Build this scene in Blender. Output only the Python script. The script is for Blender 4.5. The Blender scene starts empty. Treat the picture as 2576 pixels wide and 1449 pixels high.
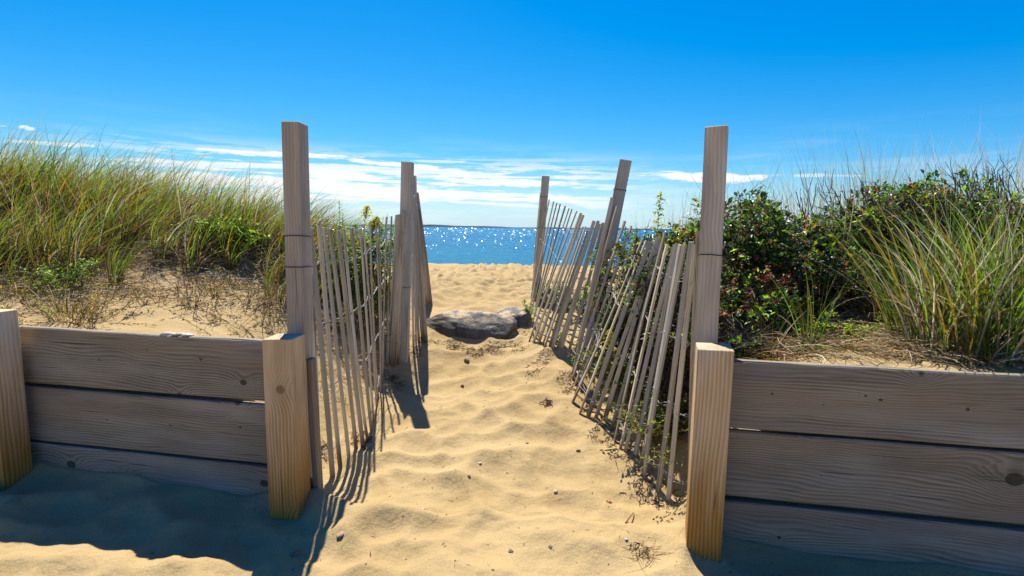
import bpy, math, random
import numpy as np
from mathutils import Vector, Matrix
rnd = random.Random(7)
nr = np.random.RandomState(3)
scene = bpy.context.scene
COL = scene.collection

# ------------------------------------------------------------------ camera
F_PX, CX, CY = 1290.0, 1288.0, 724.5            # measured on the photograph at 2576 px
PITCH, ROLL = math.radians(6.67), math.radians(0.9)
def ray(px, py):
    x = (px-CX)/F_PX; y = (CY-py)/F_PX
    x, y = x*math.cos(ROLL)-y*math.sin(ROLL), x*math.sin(ROLL)+y*math.cos(ROLL)
    return Vector((x, math.cos(PITCH)+y*math.sin(PITCH), -math.sin(PITCH)+y*math.cos(PITCH)))
def aty(px, py, Y):
    r = ray(px, py); return r*(Y/r.y)
def atz(px, py, z):
    r = ray(px, py); return r*(z/r.z)
S = 2576/3840.0
def saty(sx, sy, Y): return aty(sx*S, sy*S, Y)
def satz(sx, sy, z): return atz(sx*S, sy*S, z)

cam_d = bpy.data.cameras.new("camera"); cam = bpy.data.objects.new("camera", cam_d); COL.objects.link(cam)
cam_d.sensor_width = 36; cam_d.lens = F_PX/2576*36; cam_d.clip_start = 0.05; cam_d.clip_end = 30000
cam.matrix_world = Matrix.Rotation(math.radians(90)-PITCH, 4, 'X') @ Matrix.Rotation(ROLL, 4, 'Z')
scene.camera = cam

# ------------------------------------------------------------------ light
SUN_AZ, SUN_EL = math.radians(-15.5), math.radians(57.5)
sd = bpy.data.lights.new("sun", 'SUN'); sd.energy = 5.0; sd.angle = math.radians(0.5); sd.color = (1, .95, .86)
sun = bpy.data.objects.new("sun", sd); COL.objects.link(sun)
sdir = Vector((math.sin(SUN_AZ)*math.cos(SUN_EL), math.cos(SUN_AZ)*math.cos(SUN_EL), math.sin(SUN_EL)))
sun.rotation_euler = (-sdir).to_track_quat('-Z', 'Y').to_euler()
vs = scene.view_settings; vs.view_transform = 'Standard'; vs.look = 'None'; vs.gamma = 1; vs.exposure = 0.85

# ------------------------------------------------------------------ node helpers
class NT:
    def __init__(self, tree): self.t = tree; self.n = tree.nodes; self.l = tree.links
    def new(self, typ, **kw):
        nd = self.n.new(typ)
        for k, v in kw.items(): setattr(nd, k, v)
        return nd
    def put(self, sock, v):
        if v is None: return
        if isinstance(v, bpy.types.NodeSocket): self.l.new(v, sock)
        else:
            if isinstance(v, (tuple, list)) and len(v) == 3 and sock.type == 'RGBA': v = (*v, 1)
            sock.default_value = v
    def math(self, op, a, b=None, c=None, clamp=False):
        nd = self.new('ShaderNodeMath', operation=op); nd.use_clamp = clamp
        self.put(nd.inputs[0], a)
        if b is not None: self.put(nd.inputs[1], b)
        if c is not None: self.put(nd.inputs[2], c)
        return nd.outputs[0]
    def vmul(self, v, s):
        nd = self.new('ShaderNodeVectorMath', operation='MULTIPLY'); self.put(nd.inputs[0], v); self.put(nd.inputs[1], s); return nd.outputs[0]
    def vadd(self, v, s):
        nd = self.new('ShaderNodeVectorMath', operation='ADD'); self.put(nd.inputs[0], v); self.put(nd.inputs[1], s); return nd.outputs[0]
    def noise(self, v, scale, detail=3, rough=.5, dim='3D', dist=0):
        nd = self.new('ShaderNodeTexNoise', noise_dimensions=dim); self.put(nd.inputs['Vector'], v)
        self.put(nd.inputs['Scale'], scale); self.put(nd.inputs['Detail'], detail); self.put(nd.inputs['Roughness'], rough); self.put(nd.inputs['Distortion'], dist)
        return nd.outputs['Fac']
    def ramp(self, f, lo, hi, a=0., b=1.):
        nd = self.new('ShaderNodeMapRange'); nd.interpolation_type = 'SMOOTHSTEP'
        self.put(nd.inputs[0], f); self.put(nd.inputs[1], lo); self.put(nd.inputs[2], hi); self.put(nd.inputs[3], a); self.put(nd.inputs[4], b)
        return nd.outputs[0]
    def mix(self, f, a, b, mode='MIX'):
        nd = self.new('ShaderNodeMix', data_type='RGBA', blend_type=mode)
        self.put(nd.inputs[0], f); self.put(nd.inputs[6], a); self.put(nd.inputs[7], b); return nd.outputs[2]
    def bump(self, h, strength, dist, normal=None):
        nd = self.new('ShaderNodeBump'); self.put(nd.inputs['Strength'], strength); self.put(nd.inputs['Distance'], dist); self.put(nd.inputs['Height'], h)
        if normal is not None: self.put(nd.inputs['Normal'], normal)
        return nd.outputs['Normal']
    def combine(self, x, y, z):
        nd = self.new('ShaderNodeCombineXYZ')
        for i, v in enumerate((x, y, z)): self.put(nd.inputs[i], v)
        return nd.outputs[0]
    def sep(self, v):
        nd = self.new('ShaderNodeSeparateXYZ'); self.put(nd.inputs[0], v); return nd.outputs

def material(name):
    m = bpy.data.materials.new(name); m.use_nodes = True
    nt = NT(m.node_tree); b = m.node_tree.nodes['Principled BSDF']
    return m, nt, b

# ------------------------------------------------------------------ world: sky with streaks of cloud
world = bpy.data.worlds.new("World"); scene.world = world; world.use_nodes = True
W = NT(world.node_tree); bg = world.node_tree.nodes['Background']
sky = W.new('ShaderNodeTexSky', sky_type='NISHITA'); sky.sun_disc = False
sky.sun_elevation = SUN_EL; sky.sun_rotation = SUN_AZ; sky.altitude = 0; sky.air_density = 1.0; sky.dust_density = 0.3; sky.ozone_density = 3.0
tc = W.new('ShaderNodeTexCoord'); d = tc.outputs['Generated']
x, y, z = W.sep(d)
az = W.math('ARCTAN2', x, y); el = W.math('ARCSINE', z)
uv = W.combine(az, el, 0.0)
n1 = W.noise(W.vmul(uv, (5, 42, 1)), 1.0, 6, .62)
n2 = W.noise(W.vadd(W.vmul(uv, (22, 120, 1)), (3.1, 7.7, 0)), 1.0, 5, .6)
n3 = W.noise(W.vadd(W.vmul(uv, (2.5, 20, 1)), (9.1, 2.7, 0)), 1.0, 3, .5)
nm = W.math('ADD', W.math('MULTIPLY', W.math('SUBTRACT', n1, .5), 3.4), W.math('MULTIPLY', W.math('SUBTRACT', n2, .5), 2.6))
STREAKS = [  # x, y, half width, half height (picture px of 2576), slope, strength
    (700, 388, 230, 9, .035, 1.), (1030, 419, 270, 9, .09, 1.), (560, 413, 300, 9, .03, .9), (850, 440, 140, 13, .06, 1.),
    (700, 462, 420, 20, .05, 1.), (1000, 488, 380, 17, .02, 1.), (1290, 460, 230, 11, .02, 1.), (1180, 487, 320, 8, .03, .9),
    (1230, 512, 260, 5, .05, .8), (1800, 447, 230, 15, .02, 1.1), (2060, 442, 160, 6, .0, .6), (60, 319, 20, 6, -.1, .8), (76, 323, 22, 6, .05, .8), (8, 317, 14, 3, 0, .4),
    (150, 364, 190, 8, .05, .7), (1130, 407, 100, 4, .02, .6), (1460, 433, 70, 5, .03, .6), (420, 445, 200, 12, .08, .8),
    (560, 505, 500, 16, .0, .55), (1500, 466, 90, 6, .03, .6), (-400, 380, 300, 12, .0, .8), (3000, 430, 300, 14, .0, .8),
    (1150, 438, 150, 9, .1, .85)]
mask = None
for (px, py, hw, hh, sl, st) in STREAKS:
    r = ray(px, py).normalized(); a0 = math.atan2(r.x, r.y); e0 = math.asin(r.z)
    r2 = ray(px+hw, py+hw*sl+hw*0.0).normalized(); ha = math.atan2(r2.x, r2.y)-a0; de = (math.asin(r2.z)-e0)/ha
    r3 = ray(px, py+hh).normalized(); hel = abs(math.asin(r3.z)-e0)
    dx = W.math('SUBTRACT', az, a0); dy = W.math('SUBTRACT', W.math('SUBTRACT', el, e0), W.math('MULTIPLY', dx, de))
    q = W.math('ADD', W.math('POWER', W.math('ABSOLUTE', W.math('DIVIDE', dx, ha)), 2.0), W.math('POWER', W.math('ABSOLUTE', W.math('DIVIDE', dy, hel)), 2.0))
    v = W.math('ADD', W.math('SUBTRACT', 1.0, q), nm)
    v = W.ramp(v, .05, .7, 0., st)
    mask = v if mask is None else W.math('MAXIMUM', mask, v)
# thin general veil low over the horizon
veil = W.math('MULTIPLY', W.ramp(el, .20, .03, 0., 1.), W.ramp(W.math('ADD', n1, W.math('MULTIPLY', n3, .6)), .76, 1.05, 0., .35))
veil = W.math('MULTIPLY', veil, W.ramp(el, -.005, .02, 0, 1))
mask = W.math('MAXIMUM', mask, veil)
mask = W.math('MINIMUM', mask, 1.0)
# streaky bank of thin cloud between the horizon and about ten degrees, thickest left of centre
sf = W.noise(W.vadd(W.vmul(uv, (2.6, 62, 1)), (1.7, 5.2, 0)), 1.0, 6, .62)
env = W.math('MULTIPLY', W.ramp(el, .012, .05), W.ramp(el, .155, .085))
env = W.math('MULTIPLY', env, W.math('MULTIPLY', W.ramp(az, -.85, -.45), W.ramp(az, .34, .05)))
bank_ = W.math('MULTIPLY', W.ramp(W.math('ADD', sf, W.math('MULTIPLY', W.math('SUBTRACT', n2, .5), .3)), .465, .56), W.math('MULTIPLY', env, 1.))
mask = W.math('MAXIMUM', mask, bank_)
hs = W.new('ShaderNodeHueSaturation'); hs.inputs['Saturation'].default_value = 1.35; hs.inputs['Value'].default_value = 1.0; hs.inputs['Hue'].default_value = .49
W.put(hs.inputs['Color'], sky.outputs[0])
skyc = W.mix(1.0, hs.outputs[0], (0.62*.1318, .98*.1318, 1.15*.1318), 'MULTIPLY')
sp = W.new('ShaderNodeSeparateColor'); W.put(sp.inputs[0], skyc)
r_ = W.math('MULTIPLY', W.math('MAXIMUM', W.math('SUBTRACT', sp.outputs[0], .080), 0.), 1.03); g_ = W.math('MULTIPLY', W.math('POWER', sp.outputs[1], 1.1), .84); b_ = W.math('MULTIPLY', W.math('POWER', sp.outputs[2], .62), .92)
cb = W.new('ShaderNodeCombineColor'); W.put(cb.inputs[0], r_); W.put(cb.inputs[1], g_); W.put(cb.inputs[2], b_)
SKY_STRENGTH = .05
kk_ = 1/(SKY_STRENGTH*2**vs.exposure)
lowsky = W.mix(W.ramp(el, .13, .0, 0., .6), cb.outputs[0], (.66, .88, 1.02))
cl = W.mix(mask, lowsky, (1.0, 1.03, 1.06))
cl = W.mix(1.0, cl, (kk_, kk_, kk_), 'MULTIPLY')
W.put(bg.inputs['Color'], cl); bg.inputs['Strength'].default_value = SKY_STRENGTH

# ------------------------------------------------------------------ materials
def tint_random(nt, col, amt, objinfo=True):
    oi = nt.new('ShaderNodeObjectInfo')
    f = nt.math('ADD', nt.math('MULTIPLY', oi.outputs['Random'], 2*amt), 1-amt)
    return nt.mix(1.0, col, nt.combine(f, f, f), 'MULTIPLY')

def wood_mat(name, light, dark, ring=38., grain=1., stain=None, knots=1., rand=.12, warm=None, kn=(), wob=.16):
    """local X runs along the timber; stain = (colour, height along X where it ends)"""
    m, nt, b = material(name)
    tcn = nt.new('ShaderNodeTexCoord'); oi = nt.new('ShaderNodeObjectInfo')
    off = nt.combine(nt.math('MULTIPLY', oi.outputs['Random'], 37.), nt.math('MULTIPLY', oi.outputs['Random'], 11.), nt.math('MULTIPLY', oi.outputs['Random'], 5.))
    p0 = tcn.outputs['Object']; p = nt.vadd(p0, off)
    low = nt.noise(nt.vmul(p, (1.1, 4, 4)), 1.0, 2, .5)
    vor = nt.new('ShaderNodeTexVoronoi', feature='F1', distance='EUCLIDEAN'); nt.put(vor.inputs['Vector'], nt.vmul(p, (4.4, 4.4, 4.4))); vor.inputs['Scale'].default_value = 1.0; vor.inputs['Randomness'].default_value = .95
    sx = nt.sep(vor.outputs['Color'])
    on = nt.ramp(sx[0], .80, .82)
    dk = nt.math('DIVIDE', vor.outputs['Distance'], nt.math('ADD', .05, nt.math('MULTIPLY', sx[1], .11)))
    hill = nt.math('MULTIPLY', nt.math('EXPONENT', nt.math('MULTIPLY', nt.math('MULTIPLY', dk, dk), -.16)), on)
    lx, ly, lz = nt.sep(p0); kcore = None
    for (kx, ky, kr) in kn:
        ax = nt.math('DIVIDE', nt.math('SUBTRACT', lx, kx), kr*1.25); ay = nt.math('DIVIDE', nt.math('SUBTRACT', ly, ky), kr)
        d2 = nt.math('ADD', nt.math('MULTIPLY', ax, ax), nt.math('MULTIPLY', ay, ay))
        hk = nt.math('MULTIPLY', nt.math('EXPONENT', nt.math('MULTIPLY', d2, -.11)), kr*2.2)
        hill = nt.math('ADD', hill, nt.math('DIVIDE', hk, .05*knots))
        c1 = nt.ramp(d2, 1.15, .75); kcore = c1 if kcore is None else nt.math('MAXIMUM', kcore, c1)
    X, Y, Z = nt.sep(p)
    fld = nt.math('ADD', nt.math('ADD', nt.math('MULTIPLY', Y, 1.0), nt.math('MULTIPLY', Z, .8)), nt.math('MULTIPLY', low, wob))
    fld = nt.math('ADD', fld, nt.math('MULTIPLY', hill, .05*knots))
    fine = nt.noise(nt.vmul(p, (5, 90, 90)), 1.0, 3, .6)
    fld2 = nt.math('ADD', fld, nt.math('MULTIPLY', fine, .004))
    w = nt.math('FRACT', nt.math('MULTIPLY', fld2, ring))
    w = nt.math('MULTIPLY', nt.ramp(w, .0, .75), nt.ramp(w, 1.0, .86))     # slow early wood, sharp late wood line
    fib = nt.noise(nt.vmul(p, (3.0, 260, 260)), 1.0, 2, .6)
    big = nt.noise(nt.vmul(p, (1.5, 7, 7)), 1.0, 3, .55)
    gm = nt.ramp(nt.noise(nt.vmul(p, (1.7, 10, 10)), 1.0, 3, .6), .32, .62, .4, 1.25)
    f = nt.math('ADD', nt.math('MULTIPLY', nt.math('MULTIPLY', w, gm), .55*grain), nt.math('MULTIPLY', nt.math('SUBTRACT', fib, .5), .8))
    col = nt.mix(nt.math('MULTIPLY', f, 1., clamp=True), light, dark)
    gp = nt.ramp(nt.noise(nt.vmul(nt.vadd(p, (3., 1., 2.)), (.8, 3.5, 3.5)), 1.0, 4, .65), .48, .66, 0., .55)
    gv = (light[0]*.82, light[0]*.80, light[0]*.74); col = nt.mix(gp, col, gv)      # silvered weathered patches
    mott = nt.ramp(big, .3, .7, .76, 1.16)
    col = nt.mix(1.0, col, nt.combine(mott, mott, mott), 'MULTIPLY')
    if warm is not None:
        col = nt.mix(nt.ramp(nt.noise(nt.vmul(p, (.9, 5, 5)), 1.0, 3, .6), .45, .72, 0, .6), col, warm)
    core = nt.math('MULTIPLY', nt.ramp(dk, .95, .55), on)
    core = nt.math('MULTIPLY', core, min(1., knots))
    if kcore is not None: core = nt.math('MAXIMUM', core, kcore)
    col = nt.mix(nt.math('MULTIPLY', core, .8), col, tuple(c*.28 for c in dark))
    if stain is not None:
        sc, h0, h1 = stain
        xx = nt.sep(p0)[0]
        nn = nt.noise(nt.vmul(p, (2, 16, 16)), 1.0, 3, .6)
        k = nt.ramp(nt.math('ADD', xx, nt.math('MULTIPLY', nt.math('SUBTRACT', nn, .5), .5)), h0, h1, 1., 0.)
        col = nt.mix(k, col, nt.mix(nt.math('MULTIPLY', w, .7), sc, tuple(c*.45 for c in sc)))
    chk = nt.math('MULTIPLY', nt.ramp(nt.noise(nt.vmul(nt.vadd(p, (5., 3., 8.)), (1.6, 75, 75)), 1.0, 2, .5), .64, .70), nt.ramp(nt.noise(nt.vmul(p, (1.3, 6, 6)), 1.0, 2, .5), .42, .55))   # drying checks
    col = nt.mix(nt.math('MULTIPLY', chk, .75), col, tuple(c*.3 for c in dark))
    col = tint_random(nt, col, rand)
    nt.put(b.inputs['Base Color'], col); b.inputs['Roughness'].default_value = .8; b.inputs['Specular IOR Level'].default_value = .25
    h = nt.math('SUBTRACT', nt.math('MULTIPLY', fib, .5), nt.math('ADD', nt.math('MULTIPLY', w, .35), nt.math('ADD', nt.math('MULTIPLY', core, .5), nt.math('MULTIPLY', chk, .9))))
    nt.put(b.inputs['Normal'], nt.bump(h, .6, .002))
    return m
M = {}
PLK = dict(light=(.295, .255, .185), dark=(.10, .078, .048), ring=64, grain=1.1, warm=(.27, .195, .12), rand=.05)
M['plank'] = wood_mat('weathered_plank', **PLK)
M['lowpost'] = wood_mat('treated_timber', (.62, .455, .265), (.34, .20, .07), ring=62, grain=1.1, stain=((.42, .22, .045), .40, .98), knots=.8, rand=.05, wob=.07, warm=(.40, .28, .15))
M['tallpost'] = wood_mat('grey_timber', (.53, .465, .355), (.27, .215, .15), ring=58, grain=.85, knots=1., wob=.07, rand=.08, warm=(.30, .22, .16))
M['slat'] = wood_mat('grey_slat', (.53, .45, .31), (.25, .195, .12), ring=70, grain=.8, knots=.25, rand=.25, stain=((.24, .15, .07), .03, .22))

def sand_mat():
    m, nt, b = material('sand')
    g = nt.new('ShaderNodeNewGeometry'); p = g.outputs['Position']
    a = nt.noise(p, 1.3, 4, .6); f = nt.noise(p, 240., 2, .7); gr = nt.noise(p, 650., 1, .5)
    col = nt.mix(nt.ramp(a, .35, .68), (.385, .276, .124), (.445, .330, .160))
    col = nt.mix(nt.ramp(f, .35, .68, .0, .5), col, (.29, .19, .09))
    vo = nt.new('ShaderNodeTexVoronoi'); nt.put(vo.inputs['Vector'], p); vo.inputs['Scale'].default_value = 150.
    cr = nt.sep(vo.outputs['Color'])
    speck = nt.math('MULTIPLY', nt.ramp(vo.outputs['Distance'], .30, .2), nt.ramp(cr[0], .93, .95))
    col = nt.mix(nt.math('MULTIPLY', speck, .75), col, (.10, .06, .035))
    speck2 = nt.math('MULTIPLY', nt.ramp(vo.outputs['Distance'], .28, .2), nt.ramp(cr[0], .05, .03))
    col = nt.mix(nt.math('MULTIPLY', speck2, .7), col, (.62, .52, .38))
    # fine litter patches
    vo2 = nt.new('ShaderNodeTexVoronoi'); nt.put(vo2.inputs['Vector'], nt.vadd(p, (4., 2., 1.))); vo2.inputs['Scale'].default_value = 38.
    c2 = nt.sep(vo2.outputs['Color'])
    sp3 = nt.math('MULTIPLY', nt.ramp(vo2.outputs['Distance'], .12, .07), nt.ramp(c2[1], .90, .92))
    col = nt.mix(nt.math('MULTIPLY', sp3, .8), col, (.09, .045, .03))
    nt.put(b.inputs['Base Color'], col); b.inputs['Roughness'].default_value = .95; b.inputs['Specular IOR Level'].default_value = .1
    h = nt.math('ADD', nt.math('MULTIPLY', f, .6), nt.math('MULTIPLY', gr, .5))
    m1 = nt.noise(p, 26., 4, .6)
    nrm = nt.bump(m1, .6, .017)
    nt.put(b.inputs['Normal'], nt.bump(h, .7, .0035, nrm))
    return m
M['sand'] = sand_mat()

def plain(name, col, rough=.8, spec=.3, metal=0., noise_amt=.25, nscale=30., bump=0., rand=0.):
    m, nt, b = material(name)
    tcn = nt.new('ShaderNodeTexCoord'); n = nt.noise(tcn.outputs['Object'], nscale, 3, .6)
    k = nt.ramp(n, .3, .7, 1-noise_amt, 1+noise_amt)
    c = nt.mix(1.0, col, nt.combine(k, k, k), 'MULTIPLY')
    if rand: c = tint_random(nt, c, rand)
    nt.put(b.inputs['Base Color'], c); b.inputs['Roughness'].default_value = rough; b.inputs['Metallic'].default_value = metal; b.inputs['Specular IOR Level'].default_value = spec
    if bump: nt.put(b.inputs['Normal'], nt.bump(n, .6, bump))
    return m
def leafmat(name, col, trans, tw=.45, rough=.5, amt=.55):
    """leaf or blade: reflective + translucent, tone varying from leaf to leaf by world position"""
    m, nt, b = material(name)
    g = nt.new('ShaderNodeNewGeometry'); n = nt.noise(g.outputs['Position'], 9., 2, .6)
    rp = nt.math('ADD', nt.math('MULTIPLY', g.outputs['Random Per Island'], .6), nt.math('MULTIPLY', n, .4))
    k = nt.ramp(rp, .15, .85, 1-amt, 1+amt)
    kk = nt.combine(k, k, k)
    nt.put(b.inputs['Base Color'], nt.mix(1., col, kk, 'MULTIPLY')); b.inputs['Roughness'].default_value = rough; b.inputs['Specular IOR Level'].default_value = .4
    tr = nt.new('ShaderNodeBsdfTranslucent'); nt.put(tr.inputs['Color'], nt.mix(1., trans, kk, 'MULTIPLY'))
    mx = nt.new('ShaderNodeMixShader'); mx.inputs[0].default_value = tw
    nt.l.new(b.outputs[0], mx.inputs[1]); nt.l.new(tr.outputs[0], mx.inputs[2])
    out = [q for q in nt.n if q.type == 'OUTPUT_MATERIAL'][0]; nt.l.new(mx.outputs[0], out.inputs['Surface'])
    return m
M['g_green'] = leafmat('blade_green', (.05, .095, .012), (.16, .28, .018), .45)
M['g_yellow'] = leafmat('blade_olive', (.16, .13, .02), (.32, .24, .02), .4)
M['g_straw'] = leafmat('blade_straw', (.38, .28, .15), (.42, .30, .14), .35, .6)
M['g_pale'] = leafmat('blade_pale', (.52, .46, .32), (.5, .45, .3), .35, .6)
M['g_brown'] = leafmat('blade_brown', (.16, .08, .035), (.2, .09, .03), .25, .8)
BL = ['g_green', 'g_yellow', 'g_straw', 'g_brown', 'g_pale']
M['l_dark'] = leafmat('leaf_dark', (.018, .042, .012), (.06, .13, .015), .3, .38)
M['l_mid'] = leafmat('leaf_mid', (.05, .10, .016), (.17, .30, .02), .4, .42)
M['l_bright'] = leafmat('leaf_bright', (.13, .24, .03), (.38, .60, .04), .5, .45)
M['l_red'] = leafmat('leaf_red', (.16, .03, .014), (.30, .05, .02), .35, .5)
M['l_orange'] = leafmat('leaf_orange', (.34, .15, .02), (.5, .2, .02), .4, .5)
M['l_brown'] = leafmat('leaf_brown', (.13, .07, .035), (.14, .07, .03), .2, .8)
M['l_olive'] = leafmat('leaf_olive', (.18, .17, .03), (.38, .34, .03), .45, .6)
LF = ['l_dark', 'l_mid', 'l_bright', 'l_red', 'l_orange', 'l_brown', 'l_olive']
M['flower'] = leafmat('flower_yellow', (.55, .50, .03), (.7, .65, .03), .4, .7)
M['twig'] = plain('bare_twig', (.065, .048, .045), .85, .2, nscale=60)
M['twig_brown'] = plain('brown_twig', (.16, .095, .055), .85, .2, nscale=60)
M['stemgreen'] = plain('green_stem', (.11, .15, .03), .6, .3)
M['wire'] = plain('galvanised_wire', (.36, .35, .33), .6, .4, .3)
M['tie'] = plain('black_tie', (.012, .012, .013), .5, .4)
M['shell'] = plain('pale_shell', (.55, .42, .36), .5, .4, nscale=50, noise_amt=.2, rand=.15)
M['pebble'] = plain('pebble_stone', (.27, .19, .13), .7, .3, nscale=60, noise_amt=.3, rand=.35)
M['redshell'] = plain('reddish_shell', (.26, .07, .025), .6, .3, nscale=60, noise_amt=.3, rand=.2)
M['leaf_dead'] = plain('dead_leaf_brown', (.30, .17, .10), .8, .2, nscale=40, noise_amt=.3)

def rock_mat():
    m, nt, b = material('grey_rock')
    tcn = nt.new('ShaderNodeTexCoord'); p = tcn.outputs['Object']
    a = nt.noise(p, 5., 6, .65); c = nt.noise(p, 60., 3, .7)
    col = nt.mix(nt.ramp(a, .35, .65), (.045, .043, .037), (.12, .113, .095))
    col = nt.mix(nt.ramp(c, .55, .7, 0, .6), col, (.27, .26, .22))
    col = nt.mix(nt.ramp(c, .42, .3, 0, .7), col, (.03, .03, .032))
    g = nt.new('ShaderNodeNewGeometry'); nz = nt.sep(g.outputs['Normal'])[2]
    sandy = nt.math('MULTIPLY', nt.ramp(nz, .62, .9), nt.ramp(nt.noise(p, 9., 4, .6), .40, .56))   # wind-blown sand lying in the flat hollows
    col = nt.mix(sandy, col, (.40, .285, .15))
    nt.put(b.inputs['Base Color'], col); b.inputs['Roughness'].default_value = .75
    nt.put(b.inputs['Normal'], nt.bump(nt.math('ADD', a, nt.math('MULTIPLY', c, .3)), .9, .03))
    return m
M['rock'] = rock_mat()

def water_mat():
    m, nt, b = material('sea_water')
    g = nt.new('ShaderNodeNewGeometry'); p = g.outputs['Position']
    x, y, z = nt.sep(p)
    ly = nt.math('LOGARITHM', nt.math('MAXIMUM', y, 1.), 2.718)
    # open-water colour patches
    a = nt.noise(nt.vmul(p, (.03, .12, 1)), 1.0, 4, .6)
    shal = nt.ramp(y, 20, 60, 1., 0.)
    col = nt.mix(nt.ramp(a, .35, .65), (.001, .102, .205), (.002, .14, .27))
    col = nt.mix(nt.math('MULTIPLY', shal, .55), col, (.003, .14, .21))
    nt.put(b.inputs['Base Color'], col)
    b.inputs['Roughness'].default_value = .3; b.inputs['IOR'].default_value = 1.33; b.inputs['Specular IOR Level'].default_value = .05
    w1 = nt.noise(nt.vmul(p, (1.0, 2.2, 1)), .9, 4, .6); w2 = nt.noise(nt.vmul(p, (1.0, 1.6, 1)), 4.5, 4, .65)
    w3 = nt.noise(nt.vmul(p, (1.0, 2.0, 1)), .22, 3, .5)
    n = nt.bump(w3, 1.0, .6); n = nt.bump(w1, 1.0, .35, n); n = nt.bump(w2, 1.0, .09, n)
    nt.put(b.inputs['Normal'], n)
    return m
M['water'] = water_mat()
def glint_mat():
    m, nt, b = material('sun_glint_facet'); b.inputs['Base Color'].default_value = (.01, .12, .24, 1); b.inputs['Roughness'].default_value = .17; b.inputs['IOR'].default_value = 1.33  # glossier water, used only on the added glitter facets
    return m
M['glint'] = glint_mat()
M['shore'] = plain('hazy_far_woodland', (.035, .062, .085), .9, .1, nscale=.01, noise_amt=.25)  # blue of distant haze is mixed into the woodland colour

# ------------------------------------------------------------------ object helpers
def tag(o, label=None, cat=None, group=None, kind=None):
    if label: o['label'] = label
    if cat: o['category'] = cat
    if group: o['group'] = group
    if kind: o['kind'] = kind
    return o
def empty(name, loc):
    o = bpy.data.objects.new(name, None); o.location = loc; o.empty_display_size = .1; COL.objects.link(o)
    return o
def link(o, parent=None, mw=None):
    COL.objects.link(o)
    mw = mw or Matrix.Identity(4)
    if parent is not None:
        o.parent = parent
        o.matrix_basis = Matrix.Translation(-Vector(parent.location)) @ mw
    else: o.matrix_basis = mw
    return o
class MB:
    def __init__(self): self.v = []; self.f = []; self.m = []
    def add(self, vs, fs, mi=0):
        b = len(self.v); self.v.extend(vs); self.f.extend([tuple(i+b for i in f) for f in fs]); self.m.extend([mi]*len(fs))
    def tube(self, pts, r, seg=6, mi=0, r1=None, cap=True):
        pts = [Vector(p) for p in pts]; n = len(pts); b = len(self.v)
        up = None
        for i, p in enumerate(pts):
            t = (pts[min(i+1, n-1)]-pts[max(i-1, 0)])
            if t.length < 1e-9: t = Vector((0, 0, 1))
            t.normalize()
            if up is None: up = t.orthogonal()
            a = (up - t*up.dot(t)); a = a.normalized() if a.length > 1e-6 else t.orthogonal().normalized()
            up = a; c = t.cross(a); rr = r if r1 is None else r+(r1-r)*i/(n-1)
            for k in range(seg):
                an = 2*math.pi*k/seg; self.v.append(p+a*math.cos(an)*rr+c*math.sin(an)*rr)
        for i in range(n-1):
            for k in range(seg):
                k2 = (k+1) % seg; self.f.append((b+i*seg+k, b+i*seg+k2, b+(i+1)*seg+k2, b+(i+1)*seg+k)); self.m.append(mi)
        if cap:
            self.f.append(tuple(b+k for k in reversed(range(seg)))); self.m.append(mi)
            self.f.append(tuple(b+(n-1)*seg+k for k in range(seg))); self.m.append(mi)
    def leaf(self, p, d, up, L, w, mi=0, fold=.25, bend=.0):
        d = d.normalized(); s = d.cross(up)
        s = s.normalized() if s.length > 1e-5 else d.orthogonal().normalized()
        n = s.cross(d)
        self.add([p, p+d*L*.5+s*w*.5+n*fold*w, p+d*L-n*bend*L, p+d*L*.5-s*w*.5+n*fold*w, p+d*L*.5], [(0, 4, 1), (4, 2, 1), (0, 3, 4), (4, 3, 2)], mi)
    def blade(self, p, h, lean, L, w, mi=0, n=5, curl=1.0, az=None):
        """grass blade: starts along h, bends toward lean (vector) as it rises"""
        s = h.cross(lean); s = s.normalized() if s.length > 1e-5 else h.orthogonal().normalized()
        a = rnd.uniform(0, math.pi) if az is None else az
        s = (Matrix.Rotation(a, 3, h.normalized()) @ s)
        b = len(self.v); q = Vector(p); dr = h.normalized()
        for i in range(n+1):
            t = i/n
            ww = w*.5*(1-t**2.2)
            if i < n: self.v += [q-s*ww, q+s*ww]
            else: self.v.append(q.copy())
            dr = (h*(1-t*.5) + lean*(curl*t*1.2)).normalized()
            q = q+dr*(L/n)
        for i in range(n-1): self.f.append((b+2*i, b+2*i+1, b+2*i+3, b+2*i+2)); self.m.append(mi)
        self.f.append((b+2*n-2, b+2*n-1, b+2*n)); self.m.append(mi)
    def mesh(self, name):
        me = bpy.data.meshes.new(name); me.from_pydata([tuple(v) for v in self.v], [], self.f)
        me.polygons.foreach_set('material_index', self.m); me.update()
        return me
    def build(self, name, mats, parent=None, smooth=False):
        me = self.mesh(name)
        for m in (mats if isinstance(mats, (list, tuple)) else [mats]): me.materials.append(M[m] if isinstance(m, str) else m)
        if smooth: me.polygons.foreach_set('use_smooth', [True]*len(me.polygons))
        return link(bpy.data.objects.new(name, me), parent)

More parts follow.
